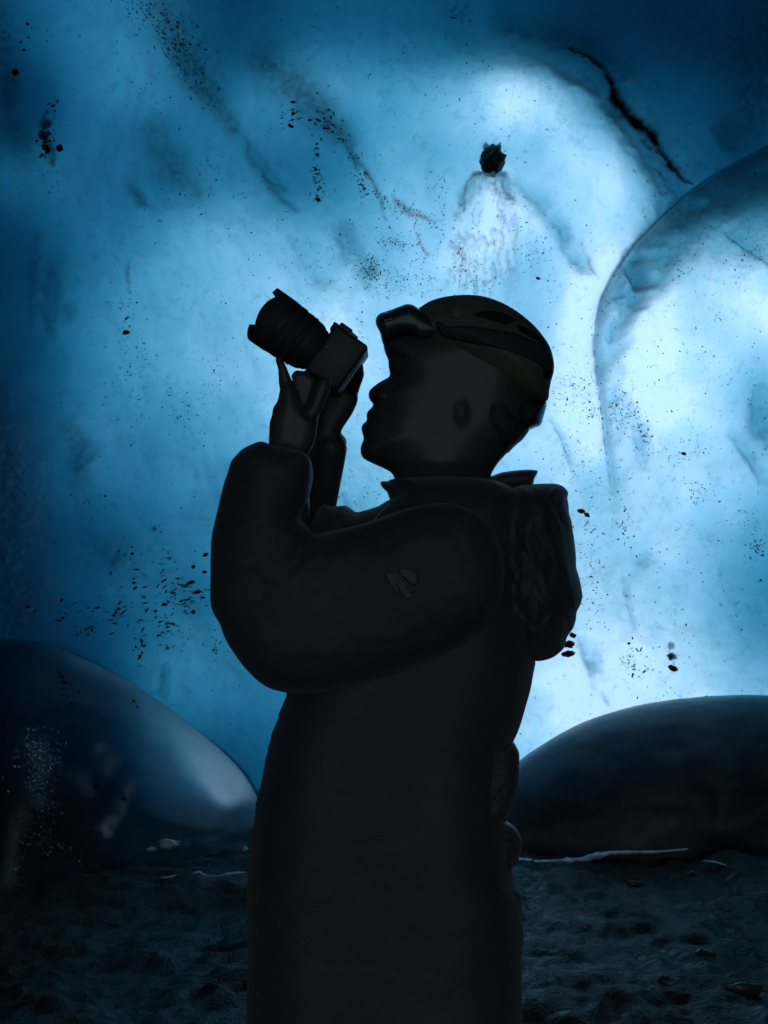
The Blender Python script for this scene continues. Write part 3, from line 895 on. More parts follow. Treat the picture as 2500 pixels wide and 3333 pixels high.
# ------------------------------------------------------------------ stones and grit frozen in the ice
def grit():
    v0, f0, _, _ = ico()
    # (cx, cy, sx, sy, angle deg, count, size lo, size hi, stretch)
    CL = [
     (560, 120, 130, 55, 48, 260, 2.5, 7, 1.5), (630, 250, 120, 45, 55, 190, 2, 6, 1.5), (460, 30, 90, 30, 20, 60, 2.5, 7, 1.4),
     (150, 460, 28, 75, 8, 70, 3, 9, 1.3), (165, 600, 22, 70, 0, 25, 2, 5, 1.2), (80, 130, 60, 70, 0, 14, 4, 8, 1.2),
     (1060, 400, 60, 40, 40, 110, 2, 8, 1.5), (1030, 560, 16, 90, -5, 60, 3, 8, 1.7), (950, 370, 40, 40, 0, 26, 3, 9, 1.8),
     (1160, 520, 18, 110, -35, 110, 2, 5, 1.5), (1180, 610, 14, 50, -20, 40, 3, 6, 1.4), (1320, 680, 22, 90, -62, 120, 2, 5, 1.4),
     (1205, 870, 32, 42, 0, 240, 1.6, 5, 1.2), (1280, 790, 40, 30, 30, 70, 2, 5, 1.3), (1370, 790, 12, 60, -10, 30, 2, 5, 1.3),
     (1290, 920, 160, 36, 0, 190, 1.6, 4.5, 1.3), (1500, 850, 40, 90, -30, 110, 1.6, 4.5, 1.3), (1560, 930, 50, 40, 0, 60, 1.5, 4, 1.3),
     (1440, 640, 30, 90, 0, 60, 2, 5, 1.3), (1620, 470, 90, 80, 0, 24, 2, 5, 1.2), (1700, 700, 60, 120, -30, 40, 2, 5, 1.1),
     (1740, 830, 40, 110, -25, 70, 2, 5, 1.1), (1870, 1270, 70, 70, 20, 170, 1.6, 5, 1.3), (1930, 1340, 25, 25, 0, 24, 3, 6, 1.2),
     (2010, 1340, 38, 60, 0, 120, 1.8, 5, 1.2), (2095, 1400, 20, 70, -18, 110, 2, 5, 1.3), (1880, 1500, 80, 80, 0, 60, 2, 5, 1.2),
     (2210, 1480, 60, 40, 0, 40, 2, 5, 1.3), (2260, 1600, 45, 40, 0, 70, 2, 5, 1.3), (2030, 1690, 30, 70, 0, 40, 2.5, 6, 1.5),
     (1930, 1850, 40, 150, -5, 90, 2.5, 6, 1.5), (2060, 2160, 35, 60, 0, 50, 3, 8, 1.4), (2200, 2120, 120, 140, 0, 60, 2, 5, 1.5),
     (2470, 1790, 24, 30, 0, 34, 3, 7, 1.3), (2440, 1720, 40, 80, 0, 50, 2, 4, 1.3), (2190, 540, 70, 70, 40, 110, 1.6, 4.5, 1.4),
     (2160, 640, 50, 60, 40, 60, 1.6, 4, 1.5), (2450, 820, 60, 80, 40, 70, 1.6, 4, 1.3), (2210, 870, 40, 50, 0, 30, 2, 4, 1.2), (2340, 1035, 14, 14, 0, 14, 2, 4.5, 1.1),
     (560, 1930, 110, 70, 0, 60, 4, 9, 2.2), (380, 2000, 110, 45, 0, 50, 3, 9, 2.2), (610, 1960, 45, 70, 0, 34, 4, 9, 2.0), (250, 1990, 90, 40, 0, 26, 3, 8, 2),
     (460, 2110, 16, 60, 0, 26, 4, 8, 1.3), (550, 2060, 40, 40, 0, 24, 4, 8, 1.8), (450, 1830, 150, 60, 0, 40, 3, 7, 1.4), (290, 2050, 30, 18, 0, 14, 4, 7, 1.4),
     (700, 2110, 30, 30, 0, 16, 3, 6, 1.2), (440, 1200, 60, 90, 0, 90, 2, 5, 1.3), (410, 1010, 26, 80, 0, 50, 2, 6, 1.3), (600, 1330, 90, 80, 0, 90, 2, 5, 1.3),
     (720, 1220, 70, 60, 0, 50, 2, 5, 1.3), (290, 1640, 50, 40, 0, 18, 3, 6, 1.2), (600, 620, 90, 90, 0, 60, 1.6, 5, 1.5), (780, 600, 80, 70, 0, 30, 1.8, 4, 1.4),
     (1500, 40, 40, 30, 0, 24, 3, 6, 1.3), (1400, 200, 200, 140, 0, 40, 2, 5, 1.3), (980, 140, 180, 120, 0, 40, 2, 4, 1.3), (1150, 1590, 120, 60, 0, 60, 2, 4, 1.3),
     (1250, 1250, 1500, 1250, 0, 3200, 1.2, 4.6, 1.3), (2200, 1500, 350, 700, 0, 800, 1.2, 4.2, 1.4), (1900, 1300, 160, 500, 0, 420, 1.2, 4, 1.4), (1300, 850, 420, 130, 0, 500, 1.2, 4.2, 1.3)]
    pts = []
    for cx, cy, sx, sy, ang, n, lo, hi, st in CL:
        a = R(ang); g = rng.normal(0, .62, (n, 2))
        if sx > 1000: g = rng.uniform(-1, 1, (n, 2))
        x = cx + g[:, 0] * sx * math.cos(a) - g[:, 1] * sy * math.sin(a)
        y = cy + g[:, 0] * sx * math.sin(a) + g[:, 1] * sy * math.cos(a)
        s = lo + (hi - lo) * rng.random(n) ** 2.6
        an = (ang if abs(ang) > 1 else (-18 if st > 1.7 else rng.uniform(-90, 90, n))) + rng.normal(0, 22, n)
        pts.append(np.stack([x, y, s, np.full(n, st) * rng.uniform(.7, 1.4, n), np.radians(an)], 1))
    A = np.vstack(pts)
    A = A[(A[:, 0] > -250) & (A[:, 0] < 2750) & (A[:, 1] > -250) & (A[:, 1] < 2420)]
    x, y, z = skin(A[:, 0], A[:, 1])
    n = len(A)
    sc = A[:, 2] * .64 * y / FOC
    deep = np.where(rng.random(n) < .6, rng.uniform(.004, .035, n), 0) * (A[:, 2] < 6.5)
    y = y + deep
    V = v0[None] * (1 + rng.uniform(-.55, .45, (n, len(v0), 1)))
    V = V * sc[:, None, None] * np.stack([A[:, 3], np.full(n, .6), 1 / np.sqrt(A[:, 3])], 1)[:, None, :]
    ca, sa = np.cos(-A[:, 4])[:, None], np.sin(-A[:, 4])[:, None]
    vx = V[..., 0] * ca - V[..., 2] * sa; vz = V[..., 0] * sa + V[..., 2] * ca
    V = np.stack([vx + x[:, None], V[..., 1] + (y - sc * .25)[:, None], vz + z[:, None]], -1)
    F = (f0[None] + (np.arange(n) * len(v0))[:, None, None]).reshape(-1, 3)
    V = V.reshape(-1, 3)
    fm = on_mesh(mound_left); vv = [V]; ff = [F]; base = len(V)
    for a, b, q in [(205, 2205, 9), (196, 2192, 5), (210, 2222, 8), (190, 2188, 3), (233, 2289, 6), (242, 2292, 4), (256, 2250, 5), (208, 2262, 5), (226, 2266, 4), (437, 2282, 7), (447, 2301, 6), (202, 2240, 4), (215, 2180, 4), (192, 2170, 3), (312, 2558, 12), (308, 2600, 9), (404, 2600, 8), (185, 2310, 4), (220, 2305, 4), (690, 2415, 4), (740, 2460, 3)]:
        h, nn = fm(a, b)
        if h is None: continue
        w_ = v0 * (1 + rng.uniform(-.5, .4, (len(v0), 1))) * q * h.y / FOC * np.array([1, .5, .8]) + np.array(h) - np.array([0, .004, 0])
        vv.append(w_); ff.append(f0 + base); base += len(v0)
    V = np.vstack(vv); F = np.vstack(ff)
    o = obj('grit', V, F, M_GRIT, origin=(0, 6.8, 0))
    tag(o, 'countless black grit specks frozen into the face of the blue ice wall', 'grit', kind='stuff')
grit()

def stone(px, py, rx, ry, ang=0, seed=0, deep=0, name='stone', lump=.62, mat=None, bumpy=0, P=None):
    _, _, v0, f0 = ico()
    if P is None:
        x, y, z = skin(np.array([px]), np.array([py])); P = (x[0], y[0] + deep, z[0])
    s = P[1] / FOC
    r = np.random.default_rng(seed)
    off = r.uniform(0, 50, 3)
    n = fbm(v0[:, 0] * 1.9 + off[0], v0[:, 1] * 1.3 + v0[:, 2] * 2.2 + off[1], 150 + seed % 20, 4, .7)
    q = v0 * (1 + lump * n)[:, None]
    if bumpy:
        q = q * (1 + bumpy * fbm(v0[:, 0] * 6 + off[2], v0[:, 2] * 6 + v0[:, 1] * 3, 180, 2))[:, None]
    q = q * np.array([rx, .7 * min(rx, ry), ry]) * s * (1 if bumpy else .82)
    a = R(-ang)
    V = np.stack([q[:, 0] * math.cos(a) - q[:, 2] * math.sin(a) + P[0], q[:, 1] + P[1] - .15 * min(rx, ry) * s, q[:, 0] * math.sin(a) + q[:, 2] * math.cos(a) + P[2]], 1)
    return obj(name, V, f0, mat or M_GRIT)
M_BLOCK = pbr('wet_black_rock', (.02, .018, .017), .22, (60, .9, .01), .5, spec=.6, vscale=25)
BIG = stone(1602, 520, 36, 54, 12, 3, 0, 'rock', .5, M_BLOCK, .35)
tag(BIG, 'knobbly wet black rock jutting from the ice above the pale melt drip', 'rock')
NAMED = [
 (1893, 1663, 16, 9, 15, 'oval black stone beside a smaller one, right of the hood on the ice wall'),
 (1910, 1675, 12, 8, 35, 'small black stone touching the oval one, right of the hood'),
 (2190, 2176, 19, 11, 25, 'lowest long black stone in the vertical row above the right mound'),
 (2189, 2138, 20, 15, 5, 'ragged dark stone just above the lowest one of the vertical row'),
 (2192, 2100, 13, 13, 0, 'blurred round dark stone, third from the bottom of the vertical row'),
 (1850, 2128, 26, 12, -8, 'wide dark stone at the bottom edge of the hood, on the ice'),
 (1855, 2098, 20, 13, 0, 'ragged dark stone between the hood and the wide stone below'),
 (1864, 2068, 14, 10, 20, 'dark stone, topmost of three beside the bottom of the hood'),
 (50, 236, 13, 14, 0, 'single black stone in the dark upper left edge of the ice'),
 (2298, 2271, 10, 8, -30, 'small black stone sitting on the crest above the right mound'),
 (1751, 906, 8, 6, 0, 'lone round black stone above the back of the helmet'),
 (2226, 1477, 11, 6, 10, 'lone flat black stone in the pale ice far right of the helmet'),
 (410, 1082, 14, 9, 5, 'chunky black stone in the pale left part of the wall'),
 (1035, 650, 10, 8, 30, 'black stone at the foot of the short grit column, upper middle'),
 (946, 410, 12, 6, 35, 'slanting black stone left of the diagonal dirt seam'),
]
NAMED += [
 (144, 395, 19, 17, 0, 'blurred round dark stone deep in the ice, upper one of two at the upper left'),
 (132, 432, 20, 18, 20, 'blurred dark stone deep in the ice, lower one of two at the upper left'),
 (195, 482, 13, 14, 0, 'ragged black stone at the right of the grit cluster at the upper left'),
 (152, 485, 17, 12, 50, 'largest black lump in the middle of the grit cluster at the upper left'),
]
DEEP = {2192: .05, 2189: .016, 144: .05, 132: .045}
for i, (px, py, rx, ry, an, lb) in enumerate(NAMED):
    tag(stone(px, py, rx, ry, an, 20 + i, DEEP.get(px, 0)), lb, 'stone', 'single stones frozen in the ice wall')
LOWER = [(622, 1896, 18, 9), (640, 1928, 20, 8), (560, 1930, 14, 7), (535, 1967, 15, 8), (465, 1944, 11, 7), (630, 1845, 10, 9), (665, 1862, 11, 8), (500, 1722, 9, 7),
         (430, 1802, 8, 7), (545, 2030, 15, 6), (562, 2030, 12, 5), (315, 1978, 13, 5), (190, 2020, 14, 6), (370, 2003, 9, 6), (455, 2020, 11, 5), (200, 1954, 9, 6), (545, 2110, 8, 7),
         (465, 2103, 8, 7), (456, 2135, 9, 8), (250, 2066, 7, 6), (630, 1992, 10, 9), (668, 1806, 13, 9), (550, 1818, 10, 7), (90, 1975, 12, 6), (110, 1990, 10, 5), (430, 1780, 7, 5)]
for i, (px, py, rx, ry) in enumerate(LOWER):
    tag(stone(px, py, rx * .85, ry * .85, -18 + (i * 37 % 25), 60 + i, (0, .006, .014, 0, .022)[i % 5]), 'dark pebble frozen in the blue ice left of the man\'s elbow', 'stone', 'dark pebbles left of the elbow')

# wet stones lying on the floor
M_WET = pbr('wet_grey_stone', (.075, .07, .066), .25, (30, .5, .006), .4, spec=.5, vscale=14)
for k_, (px, py, rx, ry, lb) in enumerate([
    (2292, 3112, 40, 22, 'low wet grey stone on the dark floor, farther of two in the lower right corner'),
    (2425, 3218, 58, 20, 'flat dark stone on the floor, nearer of two in the lower right corner'),
    (372, 3010, 20, 9, 'thin sliver of stone on the dark floor below the left mound'),
    (2060, 2880, 34, 15, 'wet lump of rock on the floor under the white ice lip'),
    (2250, 2850, 26, 12, 'small wet rock on the floor right of the white ice lip'),
    (640, 2930, 40, 24, 'dark rock with one pale side by the man\'s coat, left of him')]):
    Yd = CAMZ * FOC / (py - 1666.5)
    for _ in range(6):
        p_ = W(px, py, Yd); zf = float(floor_h(np.array([p_.x]), np.array([Yd]))[0]); Yd = (CAMZ - zf - .01) * FOC / (py - 1666.5)
    tag(stone(px, py, rx, ry, 0, 90 + k_, 0, 'rock', .5, M_WET, .12, P=tuple(W(px, py, Yd))), lb, 'rock')

# ------------------------------------------------------------------ the man
YM = 2.24                                   # he stands 2.24 m from the lens
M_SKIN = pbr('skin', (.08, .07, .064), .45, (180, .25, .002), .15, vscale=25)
def cloth(name, col, rough=.55, sheen=.2):
    k = NT(name)
    p = k.n('ShaderNodeBsdfPrincipled')
    p.inputs['Roughness'].default_value = rough
    p.inputs['Specular IOR Level'].default_value = .5
    p.inputs['Sheen Weight'].default_value = sheen; p.inputs['Sheen Roughness'].default_value = .35
    k.l(k.ramp(k.noise(5, 4), [(.3, tuple(x * .8 for x in col)), (.7, tuple(x * 1.2 for x in col))]), p.inputs['Base Color'])
    h = k.math('ADD', k.math('MULTIPLY', k.noise(14, 4, .5, 1.2), 2.4), k.noise(420, 2))
    k.l(k.bump(h, .5, .003), p.inputs['Normal'])
    return k.done(p.outputs[0])
M_JACKET = cloth('black_shell_fabric', (.07, .068, .066))
M_HOODC = cloth('black_hood_fabric', (.068, .067, .068), .5)
M_TROUS = cloth('dark_trouser_fabric', (.06, .063, .07))
M_BOOT = pbr('black_boot_leather', (.04, .038, .036), .5, (90, .4, .003))
M_HELMET = pbr('matte_olive_shell', (.14, .135, .095), .6, (55, .35, .004), .12, vscale=10)
M_LAMP = pbr('black_lamp_plastic', (.05, .052, .056), .35, (200, .15, .001), .1)
M_GLASS = pbr('dark_lamp_glass', (.05, .055, .06), .08, None, .05, spec=.6)
M_BAND = pbr('black_elastic', (.055, .055, .06), .75, (300, .4, .001), .1)
M_VOID = pbr('vent_shade', (.012, .012, .012), .9, None, .1)
M_HAIR = pbr('black_hair', (.06, .055, .051), .5, (260, .9, .004), .3, vscale=60)
M_CAMB = pbr('camera_body_plastic', (.032, .032, .033), .5, (260, .35, .001), .08)
M_RUB = pbr('black_rubber', (.035, .035, .036), .7, (300, .4, .001), .08)
M_METAL = pbr('worn_metal', (.35, .36, .38), .3, None, .1)
M_PRINT = pbr('grey_print', (.34, .36, .38), .6, None, .05)
M_PATCH = pbr('faint_blue_grey_print', (.095, .105, .115), .6, None, .2)

man = empty('person', (W(1300, 1666, YM).x, YM, 0))
tag(man, 'man in a black hooded coat and helmet with headlamp, seen in profile, raising a camera', 'person')

HEAD = Z2([(930, 1343), (950, 1300), (990, 1245), (1040, 1190), (1100, 1128), (1135, 1065), (1165, 1000), (1210, 850), (1235, 600), (1160, 420), (980, 280), (750, 230), (500, 300), (330, 370), (250, 400)]) + \
    Z1([(1165, 480), (1178, 520), (1188, 575), (1200, 605), (1217, 645), (1219, 690), (1226, 730), (1230, 762), (1222, 778), (1190, 792), (1150, 815), (1110, 843), (1078, 872), (1064, 905), (1066, 930), (1082, 963), (1108, 990),
        (1086, 1012), (1054, 1045), (1049, 1068), (1053, 1095), (1064, 1113), (1036, 1125), (1014, 1150), (1009, 1176), (1018, 1210), (1028, 1245), (1020, 1275), (1008, 1302), (1003, 1340), (1010, 1382), (1036, 1412), (1100, 1444), (1180, 1480), (1252, 1528)]) + \
    [(1290, 1600), (1300, 1720), (1560, 1720), (1590, 1600)]
ex, ey = Z1([(1300, 650)])[0]
cx_, cy_ = Z1([(1340, 860)])[0]
mx_, my_ = Z1([(1120, 1105)])[0]
nx_, ny_ = Z1([(1150, 930)])[0]
def head_h(x, y, d, h):
    g = lambda X, Y, s, t=None: np.exp(-((x - X) / s) ** 2 - ((y - Y) / (t or s)) ** 2)
    k = np.clip(d / 30, 0, 1)
    h = h + k * (-.013 * g(ex, ey, 22, 16) + .005 * g(ex + 2, ey + 6, 11, 8) + .006 * g(ex + 4, ey - 24, 34, 9) + .007 * g(cx_, cy_, 38, 26)
                 - .006 * g(mx_, my_, 26, 9) + .004 * g(nx_ + 6, ny_, 13) - .004 * g(nx_ + 32, ny_ + 5, 14, 30) + .004 * g(mx_ + 40, my_ + 70, 50, 30))
    # the ear under the helmet edge
    h = h + .009 * g(1500, 1345, 17, 30) - .004 * g(1496, 1345, 8, 14)
    # the neck is slimmer than the skull
    nk = np.clip((y - 1500) / 70, 0, 1)
    return h * (1 - .22 * nk)
hv, hfc = pillow(HEAD, YM, .080, 150, step=5, hf=head_h)
body = MB().add(hv, hfc)

YN = 2.125                                  # the near hand, cradling the lens
def part(mb, poly, Y, H, Rr, step=5, **kw):
    v, f = pillow(poly, Y, H, Rr, step, **kw); mb.add(v, f)
# palm and heel of the near hand
part(body, Z1([(382, 872), (362, 958), (327, 1013), (318, 1078), (303, 1110), (298, 1190), (293, 1300), (310, 1480), (400, 1620), (560, 1620), (590, 1420), (627, 1335), (651, 1278), (666, 1200), (681, 1100), (702, 1028), (725, 960), (690, 900), (620, 1010), (575, 1015), (545, 950), (500, 860), (440, 820)]), YN, .020, 55)
# index finger standing up against the underside of the lens
part(body, Z1([(344, 626), (349, 665), (364, 710), (368, 765), (370, 820), (382, 880), (430, 960), (520, 960), (492, 840), (466, 772), (440, 712), (418, 660), (392, 616), (360, 612)]), YN + .005, .0095, 20)
# middle finger curling in under the barrel, ring and little finger behind it
part(body, Z1([(464, 772), (480, 742), (502, 722), (552, 724), (604, 742), (660, 790), (650, 900), (585, 1035), (540, 985), (500, 900), (478, 806)]), YN + .022, .0095, 20)
body.chain([W(*Z1([(560, 930)])[0], YN + .03), W(*Z1([(600, 800)])[0], YN + .062), W(*Z1([(600, 745)])[0], YN + .085)], [.0095, .009, .0075])
body.chain([W(*Z1([(600, 960)])[0], YN + .028), W(*Z1([(660, 830)])[0], YN + .07), W(*Z1([(660, 770)])[0], YN + .1)], [.009, .008, .007])
# thumb along the near side of the barrel
part(body, Z1([(540, 1060), (600, 985), (628, 900), (664, 820), (700, 778), (740, 776), (772, 816), (768, 880), (735, 958), (700, 1045), (640, 1120)]), YN - .018, .0115, 24)
# far hand round the grip
YF_ = 2.30
part(body, Z1([(1016, 658), (1030, 720), (1021, 790), (1001, 860), (984, 925), (989, 950), (966, 1010), (936, 1070), (896, 1130), (858, 1196), (862, 1300), (840, 1420), (560, 1420), (590, 1250), (640, 1050), (650, 900), (690, 780), (780, 690), (900, 600), (985, 635)]), YF_, .020, 50)
for k in range(4):
    zf = 640 + 62 * k
    a = Z1([(930 - 12 * k, zf + 30)])[0]; b = Z1([(820 - 10 * k, zf - 30)])[0]; c = Z1([(745 - 10 * k, zf - 70)])[0]; e = Z1([(720 - 8 * k, zf - 40)])[0]
    body.chain([W(*a, 2.318), W(*b, 2.322), W(*c, 2.308), W(*e, 2.29)], [.010, .0095, .0085, .0075])
body.chain([W(*Z1([(940, 860)])[0], 2.285), W(*Z1([(985, 760)])[0], 2.262), W(*Z1([(985, 700)])[0], 2.245)], [.012, .010, .009])
# arms, trunk and legs inside the clothes
sh_n = W(1490, 1790, 2.07); el_n = W(925, 2075, 2.06); wr_n = W(*Z1([(450, 1400)])[0], YN)
body.chain([sh_n, (Vector(sh_n) + Vector(el_n)) / 2, el_n, (Vector(el_n) + Vector(wr_n)) / 2, wr_n], [.055, .046, .038, .038, .029])
sh_f = W(1400, 1800, 2.42); el_f = W(930, 2080, 2.44); wr_f = W(*Z1([(770, 1330)])[0], YF_)
body.chain([sh_f, (Vector(sh_f) + Vector(el_f)) / 2, el_f, (Vector(el_f) + Vector(wr_f)) / 2, wr_f], [.055, .046, .038, .036, .028])
bx = man.location.x
trunk = [W(1430, 1680, YM), W(1420, 1850, YM), W(1380, 2150, YM), W(1340, 2450, YM), Vector((bx, YM, .93))]
body.chain(trunk, [.062, .115, .12, .115, .12])
body.chain([sh_n, W(1430, 1780, YM), sh_f], [.06, .08, .06])
for sy, fx in ((-.085, .02), (.085, -.05)):
    body.chain([(bx, YM + sy, .93), (bx + fx, YM + sy, .5), (bx + fx + .03, YM + sy, .11)], [.095, .06, .042])
    body.chain([(bx + fx + .05, YM + sy, .06), (bx + fx - .08, YM + sy, .05), (bx + fx - .15, YM + sy, .04)], [.04, .036, .028])
bv, bf = union(body.v, body.f, .0032, 2)
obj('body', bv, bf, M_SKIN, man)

# --- coat
def wrinkle(sx, sy, amp, seed, ang=0):
    ca, sa = math.cos(R(ang)), math.sin(R(ang))
    def f(x, y):
        u = (x * ca + y * sa); v = (-x * sa + y * ca)
        q = 4 * fbm(u / 180, v / 180, seed + 3, 2)
        return amp * (fbm(u / sx + q * .3, v / sy + q * .3, seed, 3) - .6 * np.exp(-(fbm(u / sx * .8 + q * .25, v / sy * .7, seed + 7, 2) / .09) ** 2))
    return f
TORSO = [(1262, 1580), (1272, 1634), (1252, 1648), (1226, 1664), (1210, 1669), (1165, 1681), (1148, 1668), (1131, 1660), (1090, 1663), (1050, 1658), (1010, 1720), (960, 1900), (935, 2100), (933, 2256), (912, 2318), (893, 2370), (876, 2425), (864, 2480), (855, 2530), (836, 2604), (829, 2660),
         (822, 2704), (813, 2790), (806, 2870), (806, 2960), (808, 3050), (806, 3200), (800, 3333), (795, 3500), (800, 3680), (1200, 3700), (1690, 3680), (1700, 3500), (1699, 3333), (1698, 3125), (1704, 3052), (1700, 3004), (1694, 2920), (1668, 2850), (1655, 2760), (1648, 2670), (1650, 2540), (1662, 2440), (1690, 2372), (1717, 2281), (1728, 2240), (1737, 2190), (1742, 2160), (1740, 2000), (1735, 1800), (1700, 1640), (1600, 1580), (1450, 1570)]
tv, tf = pillow(TORSO, YM, .19, 240, step=10, wr=wrinkle(240, 150, .0022, 200))
jacket = obj('jacket', tv, tf, M_JACKET, man)
def bvh_of(o):
    p = wloc(o)
    return BVHTree.FromPolygons([Vector(v.co) + p for v in o.data.vertices], [list(q.vertices) for q in o.data.polygons])
EYE = Vector((0, 0, CAMZ))
def near_y(trees, default):
    """depth of the nearest face of the given parts along a sight line"""
    def f(x, y):
        out = np.empty(len(x))
        for i, (a, b) in enumerate(zip(x, y)):
            d = (W(a, b, 1.0) - EYE).normalized(); best = default
            for t in trees:
                h = t.ray_cast(EYE, d)
                if h[0] is not None: best = min(best, h[0].y)
            out[i] = best
        return out
    return f
# near sleeve: forearm and upper arm, one skin
FORE = [(848, 1435), (788, 1461), (770, 1480), (752, 1501), (740, 1540), (726, 1581), (704, 1675), (689, 1742), (685, 1800), (684, 1880), (684, 1959), (696, 2000), (716, 2032), (726, 2065), (754, 2116), (807, 2181), (851, 2226), (889, 2241), (933, 2255), (1010, 2240), (1050, 2100), (1040, 1900), (1016, 1730), (980, 1688), (1000, 1640), (1014, 1590), (1020, 1540), (1011, 1494), (988, 1472), (930, 1457), (880, 1446)]
UPPER = [(933, 2255), (851, 2226), (760, 2120), (745, 1990), (810, 1870), (1000, 1750), (1180, 1705), (1340, 1650), (1480, 1640), (1590, 1700), (1640, 1820), (1630, 1950), (1560, 2060), (1400, 2150), (1200, 2220), (1050, 2255)]
sm = MB()
part(sm, FORE, 2.075, .082, 150, 8, wr=wrinkle(80, 38, .0055, 210, 15))
part(sm, UPPER, 2.065, .085, 190, 8, wr=wrinkle(60, 90, .004, 220, -20))
sv, sf = union(sm.v, sm.f, .005, 1)
sleeve_n = obj('sleeve', sv, sf, M_JACKET, jacket)
FAR = Z1([(856, 1202), (880, 1237), (908, 1278), (888, 1312), (880, 1370), (862, 1430), (832, 1488), (800, 1540), (738, 1655), (752, 1700), (745, 1745), (712, 1800), (700, 1920), (600, 2000), (520, 1900), (500, 1700), (520, 1450), (580, 1320), (680, 1240), (790, 1200)])
fv, ff = pillow(FAR, 2.36, .06, 90, 7, wr=wrinkle(60, 30, .01, 230))
sm = MB().add(fv, ff)
part(sm, [(1050, 1700), (1130, 1668), (1300, 1690), (1500, 1720), (1560, 1900), (1400, 2000), (1150, 2120), (980, 2120), (960, 1900)], 2.42, .08, 130, 9)
sv, sf = union(sm.v, sm.f, .006, 1)
obj('sleeve', sv, sf, M_JACKET, jacket)
# collar
COLLAR = [(1241, 1567), (1239, 1576), (1246, 1588), (1261, 1603), (1266, 1618), (1273, 1636), (1300, 1720), (1500, 1740), (1650, 1680), (1660, 1600), (1600, 1562), (1540, 1572), (1450, 1590), (1350, 1585), (1270, 1567)]
cv, cf = pillow(COLLAR, 2.225, .105, 90, 6, wr=wrinkle(60, 30, .008, 240))
collar = obj('collar', cv, cf, M_JACKET, jacket)
v_, f_ = pillow(Z4([(800, 112), (840, 98), (900, 78), (1000, 64), (1090, 59), (1141, 67), (1140, 80), (1132, 97), (1118, 125), (1102, 170), (980, 190), (820, 190)]), 2.27, .035, 26, 5)
obj('collar_flap', v_, f_, M_HOODC, jacket)
# hood hanging on the back
HOOD = Z4([(1000, 170), (1080, 160), (1180, 153), (1270, 155), (1320, 178), (1347, 213), (1342, 250), (1350, 300), (1353, 350), (1370, 410), (1380, 480), (1392, 560), (1400, 650), (1402, 720), (1420, 780), (1435, 850), (1443, 915), (1430, 970), (1405, 1020), (1400, 1070), (1380, 1130), (1340, 1190), (1320, 1260), (1270, 1310), (1220, 1337), (1143, 1352), (1000, 1330), (880, 1150), (800, 800), (850, 300)])
v_, f_ = pillow(HOOD, 2.22, .15, 150, 8, wr=wrinkle(40, 120, .012, 250, -12))
hood = obj('hood', v_, f_, M_HOODC, jacket)
# chest pocket flap at the hip and gathered side of the coat
v_, f_ = pillow([(1560, 2440), (1640, 2418), (1669, 2414), (1682, 2432), (1690, 2452), (1691, 2492), (1690, 2530), (1684, 2572), (1674, 2610), (1660, 2650), (1640, 2680), (1580, 2680), (1540, 2560)], 2.16, .05, 45, 6, wr=wrinkle(40, 30, .008, 260))
obj('pocket', v_, f_, M_JACKET, jacket)
v_, f_ = pillow([(1580, 2660), (1630, 2662), (1652, 2674), (1676, 2692), (1694, 2722), (1699, 2750), (1691, 2788), (1678, 2814), (1668, 2832), (1676, 2860), (1688, 2890), (1699, 2912), (1690, 2990), (1600, 3050), (1540, 2850)], 2.2, .05, 40, 6, wr=wrinkle(22, 26, .016, 270))
obj('gathered_hem', v_, f_, M_HOODC, jacket)
jt = bvh_of(jacket); st = bvh_of(sleeve_n); ct = bvh_of(collar)
# zip down the collar and chest
ny = near_y([jt, ct], 2.2)
zp = smooth_poly([(1268, 1640), (1252, 1655), (1234, 1672), (1222, 1690), (1213, 1712), (1209, 1722)], 3, closed=False)
zy = ny(zp[:, 0], zp[:, 1]) - .0015
zmb = MB()
for i, (a, b) in enumerate(zp):
    zmb.ball(W(a, b, zy[i]), .0011, 4)
zmb.build('zip', M_METAL, jacket)
# print on the upper arm: the word and two faint panels
ny = near_y([st, jt], 2.0)
for pl in ([(1252, 1868), (1268, 1862), (1290, 1880), (1296, 1905), (1300, 1935), (1288, 1930), (1268, 1905)], [(1292, 1852), (1330, 1850), (1358, 1868), (1362, 1890), (1345, 1905), (1325, 1890), (1305, 1870)]):
    v_, f_ = pillow(pl, lambda x, y: ny(x, y) - .0006, .0003, 8, 5)
    obj('printed_panel', v_, f_, M_PATCH, jacket)
fc = bpy.data.curves.new('word', 'FONT'); fc.body = 'OUTDOOR'; fc.size = 1.0; fc.extrude = 0.0
fo = bpy.data.objects.new('word', fc); COL.objects.link(fo)
dg = bpy.context.evaluated_depsgraph_get()
tm = bpy.data.meshes.new_from_object(fo.evaluated_get(dg))
tvv = np.array([v.co[:] for v in tm.vertices]); tff = [list(p.vertices) for p in tm.polygons]
bpy.data.objects.remove(fo); bpy.data.curves.remove(fc); bpy.data.meshes.remove(tm)
wd = tvv[:, 0].max()
p0 = np.array([1276., 1872.]); p1 = np.array([1326., 1948.])
ax = (p1 - p0) / np.linalg.norm(p1 - p0); up = np.array([ax[1], -ax[0]])
k = np.linalg.norm(p1 - p0) / wd
pp = p0 + tvv[:, :1] * k * ax + tvv[:, 1:2] * k * 1.25 * up
yy = ny(pp[:, 0], pp[:, 1]) - .0028
obj('printed_word', np.array([W(a, b, c)[:] for (a, b), c in zip(pp, yy)]), tff, M_PRINT, jacket, smooth=False)

